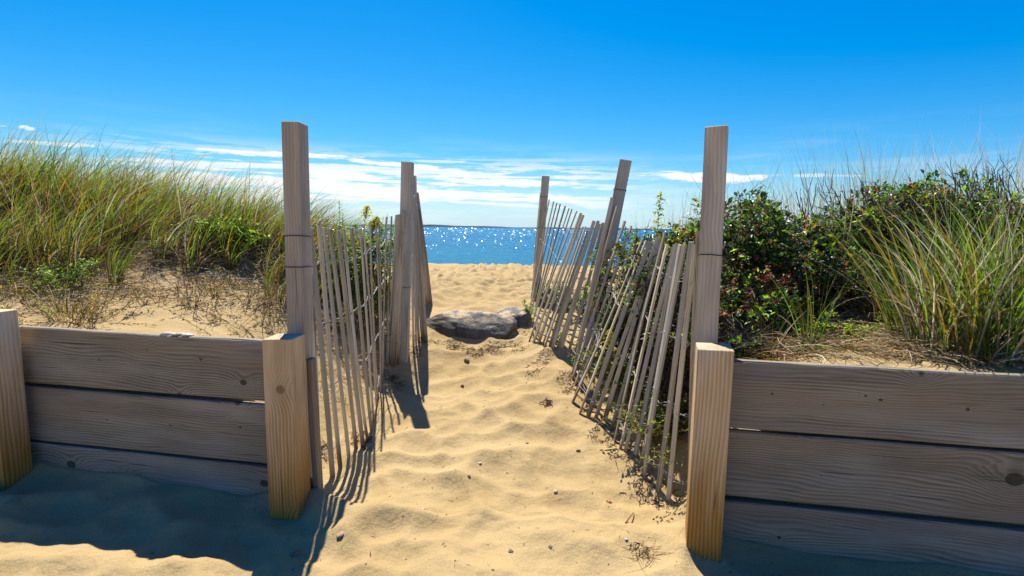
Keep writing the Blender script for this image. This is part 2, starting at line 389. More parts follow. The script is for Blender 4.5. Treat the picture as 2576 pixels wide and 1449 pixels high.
def beam(name, mat, p0, p1, w, t, wide, parent, bevel=.004, seg=1, rough=0., bow=0., taper=0., cut=0.):
    """timber from p0 to p1; local X along it, local Y = 'wide' direction (width w), local Z thickness t"""
    p0 = Vector(p0); p1 = Vector(p1); X = (p1-p0); L = X.length; X.normalize()
    Y = Vector(wide); Y = (Y-X*Y.dot(X)).normalized(); Z = X.cross(Y)
    mb = MB(); b1, b2 = rnd.uniform(-1, 1)*bow, rnd.uniform(-1, 1)*bow
    ph = rnd.uniform(0, 6)
    c = min(bevel, w*.2, t*.2)
    prof = [(-w/2+c, -t/2), (w/2-c, -t/2), (w/2, -t/2+c), (w/2, t/2-c), (w/2-c, t/2), (-w/2+c, t/2), (-w/2, t/2-c), (-w/2, -t/2+c)]
    rings = []
    xs = [0.0, c] + [L*i/seg for i in range(1, seg)] + [L-c, L]
    for j, x in enumerate(xs):
        k = 1-(2*c/max(w, t) if j in (0, len(xs)-1) else 0)
        k *= 1-taper*abs(x/L-.5)
        jy, jz = (b1*math.sin(math.pi*x/L)+rnd.gauss(0, rough), b2*math.sin(math.pi*x/L+ph*.3)+rnd.gauss(0, rough))
        base = len(mb.v)
        for (a, q) in prof:
            xo = cut*a if j >= len(xs)-2 else 0
            mb.v.append(Vector((x+xo, a*k*(1+rnd.gauss(0, rough*8))+jy, q*k+jz)))
        rings.append(base)
    for a, b_ in zip(rings, rings[1:]):
        for k in range(8):
            mb.f.append((a+k, a+(k+1) % 8, b_+(k+1) % 8, b_+k)); mb.m.append(0)
    mb.f.append(tuple(reversed(range(8)))); mb.m.append(0)
    mb.f.append(tuple(rings[-1]+k for k in range(8))); mb.m.append(0)
    me = mb.mesh(name); me.materials.append(M[mat])
    mw = Matrix((( X.x, Y.x, Z.x, p0.x), (X.y, Y.y, Z.y, p0.y), (X.z, Y.z, Z.z, p0.z), (0, 0, 0, 1)))
    return link(bpy.data.objects.new(name, me), parent, mw)

# ------------------------------------------------------------------ fence data read off the photograph (3840 px), depth from base height
LT = [(1153,816),(1164,852),(1193,845),(1215,853),(1238,857),(1267,863),(1288,856),(1316,854),(1348,857),(1364,841),(1387,838),(1409,833),(1428,840),(1448,813),(1468,810),(1486,804),(1499,804),(1507,800),(1514,797),(1519,790),(1522,785),(1529,775),(1534,765),(1540,755),(1546,745),(1548,735),(1549,733),(1551,735),(1552,733),(1553,735)]
LB = [(1193,1786),(1244,1775),(1278,1749),(1308,1709),(1333,1692),(1360,1668),(1380,1651),(1396,1623),(1404,1585),(1412,1540),(1420,1497),(1425,1471),(1429,1441),(1439,1411),(1450,1390),(1456,1379),(1465,1373),(1473,1368),(1482,1366),(1494,1353),(1507,1343),(1518,1332),(1531,1321),(1548,1317),(1559,1298),(1569,1278),(1576,1270),(1582,1265),(1590,1261),(1598,1255)]
LZ = np.interp(range(30), [0, 7, 12, 16, 24, 29], [-1.42, -1.37, -1.29, -1.23, -1.13, -1.08])
LT2 = [(1554,740),(1556,752),(1558,762),(1560,765),(1562,760),(1563,755),(1565,735),(1566,722),(1567,745)]
LB2 = [(1588,1205),(1589,1180),(1590,1160),(1594,1148),(1600,1145),(1605,1143),(1609,1141),(1613,1138),(1617,1135)]
LZ2 = np.linspace(-1.03, -.95, 9)
RT = [(2621,867),(2609,917),(2596,907),(2568,917),(2555,918),(2541,912),(2529,917),(2508,917),(2493,870),(2482,939),(2471,907),(2468,888),(2441,907),(2422,902),(2411,897),(2392,872),(2368,847),(2344,828),(2315,773),(2298,769),(2295,741)]
RB = [(2590,1905),(2505,1891),(2468,1828),(2413,1814),(2403,1736),(2376,1739),(2345,1707),(2321,1678),(2306,1654),(2294,1591),(2270,1572),(2231,1574),(2202,1567),(2180,1540),(2151,1497),(2162,1452),(2153,1449),(2149,1413),(2140,1416),(2146,1408),(2150,1400)]
RZ = np.interp(range(21), [0, 1, 6, 12, 20], [-1.43, -1.42, -1.35, -1.25, -1.13])
RT2 = [(2272,835),(2262,835),(2248,838),(2244,828),(2228,828),(2204,863),(2198,850),(2190,851),(2186,805),(2178,798),(2161,791),(2146,784),(2131,780),(2119,772),(2102,766),(2089,760),(2074,754),(2060,748),(2046,742),(2039,736),(2033,728),(2026,722)]
RB2 = [(2157,1325),(2128,1331),(2101,1320),(2087,1317),(2067,1317),(2059,1319),(2038,1306),(2033,1289),(2022,1288),(1997,1294),(1993,1263),(1994,1245),(1996,1225),(1998,1210),(1996,1190),(1994,1175),(1992,1160),(1990,1145),(1990,1130),(1991,1120),(1995,1112),(2000,1108)]
RZ2 = np.interp(range(22), [0, 9, 21], [-1.09, -1.06, -.93])
def fence_pts(T, B, Z):
    out = []
    for t, b, z in zip(T, B, Z):
        pb = satz(*b, z); out.append((pb, saty(*t, pb.y)))
    return out
FL = fence_pts(LT, LB, LZ); FL2 = fence_pts(LT2, LB2, LZ2)
FR = fence_pts(RT, RB, RZ); FR2 = fence_pts(RT2, RB2, RZ2)
# left bays: keep the depth along the fence increasing smoothly
def smooth_depth(Fp, T, B):
    ys = np.array([p[0].y for p in Fp]); ys = np.maximum.accumulate(ys)
    k = np.ones(3)/3; y2 = np.convolve(np.pad(ys, 1, mode='edge'), k, 'valid')
    return [(saty(*b, y), saty(*t, y)) for b, t, y in zip(B, T, y2)]
FL = smooth_depth(FL, LT, LB); FL2 = smooth_depth(FL2, LT2, LB2); FR = smooth_depth(FR, RT, RB); FR2 = smooth_depth(FR2, RT2, RB2)

# ------------------------------------------------------------------ terrain height
YAW = math.radians(9.5); U = Vector((math.cos(YAW), -math.sin(YAW), 0)); Vv = Vector((math.sin(YAW), math.cos(YAW), 0))
O = Vector((-1.175, 2.38, 0)) + Vv*.145          # back face of the low left post = front plane of the left boards
def uv_of(x, y): return (x-O.x)*U.x+(y-O.y)*U.y, (x-O.x)*Vv.x+(y-O.y)*Vv.y
CP = [(-.1, 2.0, -1.45), (-.1, 2.6, -1.43), (0, 3.2, -1.37), (0, 3.8, -1.30), (.1, 4.4, -1.21), (-.3, 4.85, -1.17), (.2, 4.9, -1.15), (.45, 5.0, -1.08),
      (-.3, 5.55, -.88), (.1, 5.5, -.90), (.45, 5.5, -.93), (-.7, 5.6, -.93), (0, 6.2, -.92), (0, 7, -.94), (-.3, 8, -.97), (.6, 9, -1.0), (-.7, 9, -1.0),
      (-.6, 2.3, -1.44), (.5, 2.2, -1.44), (-.7, 3.0, -1.40), (-.6, 3.8, -1.32), (.6, 3.0, -1.37), (.6, 3.6, -1.29), (.7, 4.2, -1.17),
      # left bank
      (-2.6, 2.95, -.62), (-2.0, 2.85, -.64), (-1.55, 2.8, -.74), (-1.4, 2.66, -.82), (-1.3, 2.8, -1.17), (-1.14, 2.75, -1.36), (-1.40, 3.2, -1.08), (-1.32, 3.7, -1.08), (-1.2, 4.3, -1.04),
      (-2.5, 3.7, -.52), (-3.5, 3.6, -.50), (-3.0, 4.3, -.30), (-4.5, 4.2, -.25), (-1.8, 3.8, -.68), (-1.6, 4.6, -.72), (-3, 5, -.10), (-4, 5.2, .05), (-5, 5, .1), (-2, 5, -.38), (-2.4, 5.6, -.25),
      (-1.5, 5.6, -.62), (-1.3, 6.5, -.80), (-3, 6.5, -.25), (-4.6, 6.6, -.15), (-2, 8, -.85), (-4, 8.5, -.75), (-1.4, 8, -.93),
      # right bank
      (1.12, 2.42, -.84), (1.3, 2.7, -.78), (1.9, 2.5, -.62), (3.0, 2.4, -.60), (1.2, 3.1, -.95), (1.6, 3.4, -.66), (2.5, 3.2, -.50), (3.6, 3.0, -.42), (2.5, 4.2, -.24), (4, 4.2, -.12),
      (1.3, 4.2, -.86), (1.9, 4.3, -.5), (1.1, 5, -.92), (1.7, 5.5, -.70), (2.5, 5.5, -.28), (4.5, 5.5, -.0), (.9, 6.0, -.92), (1.3, 7, -.86), (2.5, 8, -.80), (4, 7.5, -.5),
      ]
for Fp, dz in ((FL, 0), (FL2, 0), (FR, 0), (FR2, 0)):
    CP += [(p[0].x, p[0].y, p[0].z-dz) for p in Fp[::2]]
cp = np.array(CP); C0 = .25
def phi(r2): return np.sqrt(r2+C0*C0)
def prof(y): return np.interp(y, [-50, 5, 9, 16, 18.2, 21, 30, 60, 400], [-1.0, -.95, -1.0, -1.235, -1.33, -1.66, -2.2, -4, -20])
K = phi(((cp[:, None, :2]-cp[None, :, :2])**2).sum(-1)) ; A = K + np.eye(len(cp))*-.02
wts = np.linalg.solve(A, cp[:, 2]-(-.9))
def bank(x, y):
    xx = np.clip(x, -5.2, 4.6); yy = np.clip(y, 1.9, 9.5)
    r2 = (xx[..., None]-cp[:, 0])**2+(yy[..., None]-cp[:, 1])**2
    h = -.9+phi(r2) @ wts
    k = np.clip((y-7.6)/2.0, 0, 1); k = k*k*(3-2*k)
    return h*(1-k)+prof(y)*k
def hsh(i, j, s):
    v = np.sin(i*127.1+j*311.7+s*74.7)*43758.5453; return v-np.floor(v)
def vnoise(x, y, s=0.):
    i = np.floor(x); j = np.floor(y); fx = x-i; fy = y-j; fx = fx*fx*(3-2*fx); fy = fy*fy*(3-2*fy)
    return (hsh(i, j, s)*(1-fx)+hsh(i+1, j, s)*fx)*(1-fy)+(hsh(i, j+1, s)*(1-fx)+hsh(i+1, j+1, s)*fx)*fy
def pits(x, y, cell, s):
    x = x+.35*cell*(vnoise(x*2.3/cell*.3, y*2.3/cell*.3, s+5)-.5)*2; y = y+.35*cell*(vnoise(x*2.1/cell*.3, y*2.1/cell*.3, s+9)-.5)*2
    gx = x/cell; gy = y/cell; i0 = np.floor(gx); j0 = np.floor(gy); acc = np.zeros_like(gx)
    for di in (-1, 0, 1):
        for dj in (-1, 0, 1):
            i = i0+di; j = j0+dj
            cx = i+.15+.7*hsh(i, j, s); cy = j+.15+.7*hsh(i, j, s+1); dp = hsh(i, j, s+2)
            an = (hsh(i, j, s+3)-.5)*2.6; dx = gx-cx; dy = gy-cy
            a = dx*np.cos(an)+dy*np.sin(an); b_ = -dx*np.sin(an)+dy*np.cos(an)
            q = (a*a*.85+b_*b_*1.35)*(.7+.6*dp)
            acc = acc + np.exp(-q*16.0)*(.6+.8*dp)          # soft union of pits; ridges stay cusped between them
    return np.minimum(-np.log(acc+1e-4)/16.0, .62)/.42-.45
def H(x, y, micro=True):
    x = np.asarray(x, float); y = np.asarray(y, float)
    u, v = uv_of(x, y)
    B = bank(x, y)
    Fr = -1.445 + .05*np.clip((-u-.3)/2., 0, 1) - .045*np.clip((u-1.9)/.5, 0, 1) + .03*np.sin(u*1.3)*np.clip(-v, 0, 1)
    vl = v - np.where(u > 1.0, .095, 0.)                              # the right wall stands 10 cm further along v
    Fr = Fr + (.02+.05*vnoise(u*3.1, v*2., 17.))*np.exp(-np.abs(vl-.0)/.09)*(vl < .05)        # sand banked against the boards
    gap = np.clip((u-.10)/.08, 0, 1)*np.clip((2.05-u)/.05, 0, 1)
    wd = .03+gap*.6
    k = np.clip((vl-.046*(1-gap)+gap*.25)/wd, 0, 1); k = k*k*(3-2*k)
    h = Fr*(1-k)+B*k
    if micro:
        # trodden sand: strong on the path and in front, faint on the dune
        onpath = np.exp(-((x-.0)/.95)**4); frt = np.clip(-v*3, 0, 1); bch = np.clip((y-5.6)/1., 0, 1)
        am = np.clip(.25+.75*np.maximum(np.maximum(onpath, frt), bch), 0, 1)
        am = am*np.where(y > 20, 0., 1.)
        big = 1+np.clip((y-6)/4, 0, 1)*1.2
        h = h + am*(.045*big*pits(x, y, .25, 1.)*(.5+.9*vnoise(x*1.3, y*1.3, 12.)) + .009*pits(x, y, .12, 31.)) + .030*am*(vnoise(x*1.7, y*1.7, 4.)-.5)
        h = h + .02*(vnoise(x*5, y*5, 8.)-.5)*(1-am*.6)
    return h
LX0, LY0, LST = -9., 1.7, .02
_lx = np.arange(LX0, 6.5, LST); _ly = np.arange(LY0, 13., LST)
LUT = np.empty((len(_lx), len(_ly)))
for _i in range(0, len(_lx), 40):
    _a, _b = np.meshgrid(_lx[_i:_i+40], _ly, indexing='ij'); LUT[_i:_i+40] = H(_a, _b)
LUTL = LUT.tolist()
def Hs(x, y):
    fx = (x-LX0)/LST; fy = (y-LY0)/LST; i = int(fx); j = int(fy)
    if i < 0 or j < 0 or i >= len(LUTL)-1 or j >= len(LUTL[0])-1: return float(H(np.array([x]), np.array([y]))[0])
    fx -= i; fy -= j; a = LUTL[i]; b = LUTL[i+1]
    return (a[j]*(1-fy)+a[j+1]*fy)*(1-fx)+(b[j]*(1-fy)+b[j+1]*fy)*fx
def ground(x, y, dz=0.): return Vector((x, y, Hs(x, y)+dz))
def on_ground(px, py, zmin=-1.6):
    """where the sight line through a picture point meets the sand"""
    r = ray(px, py); ts = np.linspace(1.9, 19, 700); ys = ts; xs = r.x/r.y*ts; zs = r.z/r.y*ts
    hs_ = H(xs, ys); u, v = uv_of(xs, ys)
    hit = np.where(zs <= hs_)[0]
    i = hit[0] if len(hit) else len(ts)-1
    return Vector((xs[i], ys[i], hs_[i]))

def axis(fine0, fine1, step, outs):
    a = list(np.arange(fine0, fine1, step)); return sorted(set([round(float(q), 4) for q in a+outs]))
us = axis(-2.6, 5.0, .022, [-3.0, -3.4, -3.8, -4.4, -5, -6, -8, -11, -16, -24, -40, -80, -200, -800, -3000, 5.3, 5.7, 6.2, 7, 8.5, 11, 15, 22, 35, 80, 200, 800, 3000] + list(np.arange(-3, -2.6, .08)))
vs_ = axis(-1.3, 3.6, .02, [-300, -60, -20, -8, -4, -2.5, -1.8, .042, .046, .052, .076, .08, .137, .141, .147, .171, .175] + list(np.arange(3.6, 8, .045)) + list(np.arange(8, 18, .12)) + [18.5, 19, 20, 22, 26, 34, 50, 90, 200, 600, 2000] + [.099, .125, .129])
UU, VV = np.meshgrid(np.array(us), np.array(vs_), indexing='ij')
GX = O.x+UU*U.x+VV*Vv.x; GY = O.y+UU*U.y+VV*Vv.y
GZ = np.empty_like(GX)
for i in range(0, GX.shape[0], 40): GZ[i:i+40] = H(GX[i:i+40], GY[i:i+40])
nu, nv = GX.shape
idx = np.arange(nu*nv).reshape(nu, nv)
quads = np.stack([idx[:-1, :-1], idx[1:, :-1], idx[1:, 1:], idx[:-1, 1:]], -1).reshape(-1, 4)
me = bpy.data.meshes.new('sand'); me.vertices.add(nu*nv); me.vertices.foreach_set('co', np.stack([GX, GY, GZ], -1).reshape(-1).astype(np.float32))
me.loops.add(quads.size); me.loops.foreach_set('vertex_index', quads.reshape(-1).astype(np.int32))
me.polygons.add(len(quads)); me.polygons.foreach_set('loop_start', np.arange(0, quads.size, 4, dtype=np.int32)); me.polygons.foreach_set('loop_total', np.full(len(quads), 4, dtype=np.int32))
me.update(calc_edges=True); me.polygons.foreach_set('use_smooth', np.ones(len(quads), dtype=bool)); me.materials.append(M['sand']); me.validate()
tag(link(bpy.data.objects.new('sand_ground', me)), 'pale yellow trodden beach sand of path, dunes and beach', 'sand', kind='structure')

# ------------------------------------------------------------------ sea and far shore
SEA = -1.60
mb = MB()
xs = [-9000, -3000, -1000, -300, -100, -40, -20, -10, 0, 10, 20, 40, 100, 300, 1000, 3000, 9000]; ys = [17, 19, 22, 28, 40, 80, 200, 600, 2000, 6500]
mb.v = [Vector((a, b, SEA)) for a in xs for b in ys]
for i in range(len(xs)-1):
    for j in range(len(ys)-1): mb.f.append((i*len(ys)+j, (i+1)*len(ys)+j, (i+1)*len(ys)+j+1, i*len(ys)+j+1)); mb.m.append(0)
# glitter facets added to the sea, each tilted to mirror the sun into the camera
for _ in range(9500):
    an = .0009+rnd.expovariate(1/.014)
    if an > .078: continue
    d_ = 1.6/an; a_ = rnd.uniform(-.95, .95); c_ = Vector((math.sin(a_)*d_, math.cos(a_)*d_, SEA)); s_ = d_*rnd.uniform(.00035, .0008)
    if c_.y < 22 or c_.y > 4900: continue
    toC = (-c_).normalized(); n_ = (toC+sdir).normalized()
    n_ = (n_+Vector((rnd.gauss(0, .10), rnd.gauss(0, .10), rnd.gauss(0, .07)))).normalized()
    sx_ = n_.cross(Vector((0, 0, 1))).normalized(); up_ = sx_.cross(n_).normalized(); up_ = up_ if up_.z > 0 else -up_
    q0 = c_-sx_*s_-Vector((0, 0, s_*.05)); q1 = c_+sx_*s_-Vector((0, 0, s_*.05)); q2 = c_+up_*s_*.9+sx_*s_*.4; q3 = c_+up_*s_*.9-sx_*s_*.4; bk = c_-toC*s_*1.4; bk.z = SEA-s_*.05
    mb.add([q0, q1, q2, q3, bk], [(0, 1, 2, 3), (1, 4, 2), (2, 4, 3), (3, 4, 0)], 1)
tag(mb.build('sea', ['water', 'glint']), 'blue sea glittering in the sun beyond the beach', 'sea', kind='structure')
mb = MB(); N = 260; D = 5200.
for i in range(N+1):
    x = -5200+10400*i/N
    h = 17+5*math.sin(i*.13)+3*math.sin(i*.41+1)+rnd.uniform(-.9, .9)
    if x > 500: h *= max(.35, 1-(x-500)/9000)
    mb.v += [Vector((x, D, SEA-1)), Vector((x, D+40, SEA+h*.8)), Vector((x, D+250, SEA+h)), Vector((x, D+1200, SEA-1))]
for i in range(N):
    for k in range(3): mb.f.append((4*i+k, 4*i+4+k, 4*i+5+k, 4*i+1+k)); mb.m.append(0)
tag(mb.build('far_shore_hills', 'shore'), 'low dark wooded coastline along the horizon', 'shore', kind='structure')

# ------------------------------------------------------------------ retaining walls
PW = .145
NPL = [0]
def plank_row(root, u0, u1, v0, z0, z1, thick=.045, drop=(0, 0), knots=()):
    c = lambda u: O+U*u+Vv*(v0+thick/2)
    p0 = c(u0); p1 = c(u1); zc = (z0+z1)/2; kn = []
    for (px, py, kr) in knots:                       # knots where the photograph shows them, as distances along the board
        r = ray(px, py); t = (O+Vv*v0).dot(Vv)/r.dot(Vv); q = r*t; kn.append(((q-O).dot(U)-u0, q.z-zc, kr))
    mat = 'plank'
    if kn:
        NPL[0] += 1; mat = 'plank%d' % NPL[0]; M[mat] = wood_mat('weathered_plank', kn=kn, **PLK)
    return beam('plank', mat, (p0.x, p0.y, zc+drop[0]), (p1.x, p1.y, zc+drop[1]), z1-z0, thick, (0, 0, 1), root, bevel=.006, seg=24, rough=.0006, bow=.004)
def wpost(root, cx, cy, z0, z1, yaw, w=PW, name='post', mat='lowpost', tilt=(0, 0), bevel=.003):
    wd = Vector((math.cos(yaw), -math.sin(yaw), 0))
    return beam(name, mat, (cx, cy, z0), (cx+tilt[0], cy+tilt[1], z1), w, w, wd, root, bevel=bevel, seg=3, rough=.0004, cut=.03)

wl = empty('retaining_wall', (-2.0, 2.75, -1.5)); tag(wl, 'low grey plank retaining wall left of the sandy path with three shells on its top', 'wall')
plank_row(wl, -4.6, .02, 0, -.903, -.587, knots=[(612, 962, .016), (505, 905, .006), (250, 905, .005), (370, 880, .004)])
plank_row(wl, -4.6, .02, .003, -1.236, -.921, drop=(.012, -.004), knots=[(605, 1072, .006), (430, 1070, .005), (270, 1055, .005)])
plank_row(wl, -4.6, .02, 0, -1.50, -1.246, drop=(.008, -.01), knots=[(180, 1166, .024), (303, 1192, .017), (664, 1212, .02)])
pl_c = Vector((-1.175, 2.38, 0))+Vector((math.cos(math.radians(3)), -math.sin(math.radians(3)), 0))*PW/2+Vector((0, 1, 0))*PW/2
wpost(wl, pl_c.x, pl_c.y-.004, -1.75, -.540, math.radians(3))
e = aty(-6, 783, 2.66)
wpost(wl, e.x-.035, e.y, -1.75, e.z, math.radians(9.5))
wpost(wl, e.x-1.75, e.y+.29, -1.75, e.z, math.radians(9.5))
# rear backing post behind the boards' end
bp = O+U*.155+Vv*.095
beam('backing_post', 'plank', (bp.x-.018, bp.y-.02, -1.7), (bp.x-.045, bp.y-.02, -.68), .034, .05, U, wl, seg=2)

wr = empty('retaining_wall', (2.0, 2.2, -1.5)); tag(wr, 'low grey plank retaining wall right of the sandy path with beach grass above it', 'wall')
OR = .095
uR = uv_of(.93, 2.25)[0]
plank_row(wr, uR-.03, 7.2, OR, -.893, -.578, drop=(0, .002), knots=[(1942, 990, .005), (2177, 996, .005), (2215, 1006, .007), (2434, 1030, .007), (2072, 1018, .003)])
plank_row(wr, uR-.03, 7.2, OR+.003, -1.226, -.911, drop=(.005, .0), knots=[(2552, 1208, .030), (2066, 1197, .003)])
plank_row(wr, uR-.03, 7.2, OR, -1.56, -1.246, drop=(.0, -.012), knots=[(1960, 1352, .008)])
yr = math.radians(16)
fl = atz(1723, 1392, -1.445)
c = fl+Vector((math.cos(yr), -math.sin(yr), 0))*PW/2+Vector((math.sin(yr), math.cos(yr), 0))*PW/2
wpost(wr, c.x, c.y-.012, -1.75, -.500, yr)
q = O+U*(uR+3.1)+Vv*(OR-PW/2)
wpost(wr, q.x, q.y, -1.75, -.52, YAW)

# ------------------------------------------------------------------ sand fences
def tie(root, p, w, t, wide, axisv, r=.0022):
    """black cable tie looped round a square post"""
    X = axisv.normalized(); Y = (wide-X*wide.dot(X)).normalized(); Z = X.cross(Y); a = w/2+.003; b = t/2+.003
    pts = [p+Y*sx*a+Z*sz*b+X*rnd.uniform(-.003, .003) for sx, sz in ((-1, -1), (0, -1.02), (1, -1), (1.02, 0), (1, 1), (0, 1.02), (-1, 1), (-1.02, 0), (-1, -1))]
    m_ = MB(); m_.tube(pts, r, 6); m_.build('tie', 'tie', root, True)
def slat(root, b, t, tan, w=.0285, th=.012):
    d = (t-b).normalized()
    beam('slat', 'slat', b-d*rnd.uniform(.05, .10), t, w*rnd.uniform(.85, 1.12), th*rnd.uniform(.85, 1.2), tan, root, bevel=.002, seg=7, rough=.0007, bow=.012, cut=rnd.uniform(-.15, .15))
def wires(root, bay, side, fr=(.10, .36, .62, .86), r=.0016):
    for f in fr:
        for ph in (0, math.pi):
            pts = []; n = len(bay)
            base = [b+(t-b)*(f+rnd.uniform(-.012, .012)) for b, t in bay]
            for i in range(n-1):
                for k in range(6):
                    s = k/6; p = base[i].lerp(base[i+1], s); tan = (base[i+1]-base[i]).normalized()
                    nn = tan.cross(Vector((0, 0, 1))).normalized()
                    wv = math.sin(s*math.pi)                              # the two strands part round each slat and twist between
                    a = ph+s*math.pi*3
                    pts.append(p+nn*(.0085*(1-wv)*math.cos(ph)+.0022*math.cos(a)*wv)+Vector((0, 0, 1))*(.002*math.sin(a)-.006*wv))
            m_ = MB(); m_.tube(pts, r, 5); m_.build('wire', 'wire', root, True)
def build_fence(name, label, bays, posts, side):
    base = bays[0][0][0]
    root = empty(name, base); tag(root, label, 'fence')
    for bay in bays:
        for i, (b, t) in enumerate(bay):
            a = bay[max(0, i-1)][0]; c_ = bay[min(len(bay)-1, i+1)][0]
            tan = (c_-a); tan.z = 0
            tan = tan.normalized() if tan.length > 1e-4 else Vector((0, 1, 0))
            # keep faces roughly along the fence but twisted a little, as real pickets are
            tan = Matrix.Rotation(rnd.gauss(0, .12), 3, 'Z') @ tan
            slat(root, b, t, tan)
    for bay in bays: wires(root, bay, side)
    for (p0, p1, w, t, yw, ties) in posts:
        wd = Vector((math.cos(yw), -math.sin(yw), 0))
        d = (p1-p0).normalized()
        beam('post', 'tallpost', p0-d*.25, p1, w, t, wd, root, bevel=.004, seg=4, rough=.0004, cut=rnd.uniform(-.04, .04))
        for f in ties: tie(root, p0.lerp(p1, f), w, t, wd, d)
    return root
L1t = aty(742, 310, 2.67); L1b = aty(756, 862, 2.64); d_ = (L1b-L1t).normalized(); L1b = L1t+d_*((-1.3-L1t.z)/d_.z)
L2t = saty(1529, 608, 4.55); L2b = saty(1510, 1262, 4.55); L2b.z = -1.15
L3t = saty(1546, 659, 6.9); L3b = saty(1554, 996, 6.9); L3b = L3t+(L3b-L3t)*((-1.0-L3t.z)/(L3b.z-L3t.z))
R1t = aty(1804, 322, 2.44); R1b = aty(1777, 852, 2.40); d_ = (R1b-R1t).normalized(); R1b = R1t+d_*((-1.35-R1t.z)/d_.z)
R2t = saty(2346, 602, 4.42); R2b = saty(2190, 1400, 4.36); R2b = R2t+(R2b-R2t)*((-1.2-R2t.z)/(R2b.z-R2t.z))
R3t = saty(2046, 661, 6.8); R3b = saty(2012, 1090, 6.8); R3b = R3t+(R3b-R3t)*((-1.0-R3t.z)/(R3b.z-R3t.z))
def tf(top, bot, py, px):   # fraction from base of a tie seen at picture height py
    p = aty(px, py, top.y); return (p.z-bot.z)/(top.z-bot.z)
build_fence('sand_fence', 'weathered picket and wire sand fence on the left side of the path', [FL, FL2],
    [(L1b, L1t, .094, .094, .12, [tf(L1t, L1b, 594, 745), tf(L1t, L1b, 669, 748)]), (L2b, L2t, .098, .098, -.05, [.36]), (L3b, L3t, .098, .09, .0, [.75])], 1)
build_fence('sand_fence', 'weathered picket and wire sand fence leaning outward on the right side of the path', [FR, FR2],
    [(R1b, R1t, .098, .098, .42, [tf(R1t, R1b, 641, 1790)]), (R2b, R2t, .098, .098, .15, [.86, .45]), (R3b, R3t, .098, .09, .0, [.84, .60])], -1)

# ------------------------------------------------------------------ boulders
def rock(name, label, c, sz, seed, rot=0.):
    import bmesh
    r = random.Random(seed); bm = bmesh.new(); bmesh.ops.create_icosphere(bm, subdivisions=5, radius=1)
    planes = [(Vector((r.gauss(0, 1), r.gauss(0, 1), r.gauss(0, .8))).normalized(), r.uniform(.62, .92)) for _ in range(16)]
    from mathutils import noise
    for v in bm.verts:
        p = v.co.copy()
        for n, dd in planes:
            k = p.dot(n)
            if k > dd: p -= n*(k-dd)*.9
        p += p.normalized()*(noise.fractal(p*2.2+Vector((seed, 0, 0)), 1., 2., 4)*.035+noise.fractal(p*9+Vector((seed, 0, 0)), 1., 2., 3)*.015)
        p.z = math.copysign(abs(p.z)**.8, p.z); v.co = Vector((p.x*sz[0], p.y*sz[1], p.z*sz[2]))
    m_ = bpy.data.meshes.new(name); bm.to_mesh(m_); bm.free(); m_.materials.append(M['rock'])
    m_.polygons.foreach_set('use_smooth', [True]*len(m_.polygons))
    o = bpy.data.objects.new(name, m_); link(o, None, Matrix.Translation(c) @ Matrix.Rotation(rot, 4, 'Z')); tag(o, label, 'boulder'); return o
rc = aty(1180, 825, 5.25)
rock('boulder', 'large dark grey boulder half buried across the end of the path', Vector((rc.x, 5.32, -1.085)), (.66, .36, .22), 11, -.1)
rc2 = aty(1290, 822, 5.4)
rock('boulder', 'smaller grey boulder poking from the sand right of the large boulder', Vector((rc2.x+.02, 5.46, -1.02)), (.24, .22, .19), 5, .4)

# ------------------------------------------------------------------ grass
WIND = Vector((1, .05, 0))
def tussock(mb, x, y, n, rad, L, mix, lean=.55, spread=.35, w=.005, z=None, curl=1.):
    hz = Hs(x, y) if z is None else z
    for _ in range(n):
        a = rnd.uniform(0, 6.283); r = rad*math.sqrt(rnd.random())
        out = Vector((math.cos(a), math.sin(a), 0))
        h = Vector((0, 0, 1))+out*spread*rnd.random()+WIND*rnd.uniform(-.1, .25)*lean
        ln = (out*rnd.uniform(.0, .7)*spread*2+WIND*lean*rnd.uniform(.4, 1.5)+Vector((0, 0, -.25*rnd.random())))
        mi = rnd.choices(range(5), mix)[0]
        l = L*rnd.uniform(.55, 1.12)
        if mi in (2, 3): l *= .8; ln = ln*1.6+out*.5; ln.z -= .4*rnd.random()
        mb.blade(Vector((x+out.x*r, y+out.y*r, hz-.02)), h.normalized(), ln, l, w*rnd.uniform(.6, 1.3), mi, 6, curl)
def strawmat(mb, x, y, n, rad, L=.4, mix=(0, .1, 1, .4, .5)):
    for _ in range(n):
        a = rnd.uniform(0, 6.283); r = rad*math.sqrt(rnd.random()); px, py = x+math.cos(a)*r*1.3, y+math.sin(a)*r
        if uv_of(px, py)[1] < L*.95: continue
        b = rnd.uniform(0, 6.283); h = Vector((math.cos(b), math.sin(b), rnd.uniform(.05, .6))).normalized()
        mb.blade(Vector((px, py, Hs(px, py)+rnd.uniform(0, .05))), h, Vector((rnd.gauss(0, .5), rnd.gauss(0, .5), -.5)), L*rnd.uniform(.4, 1.1), .0045, rnd.choices(range(5), mix)[0], 4)

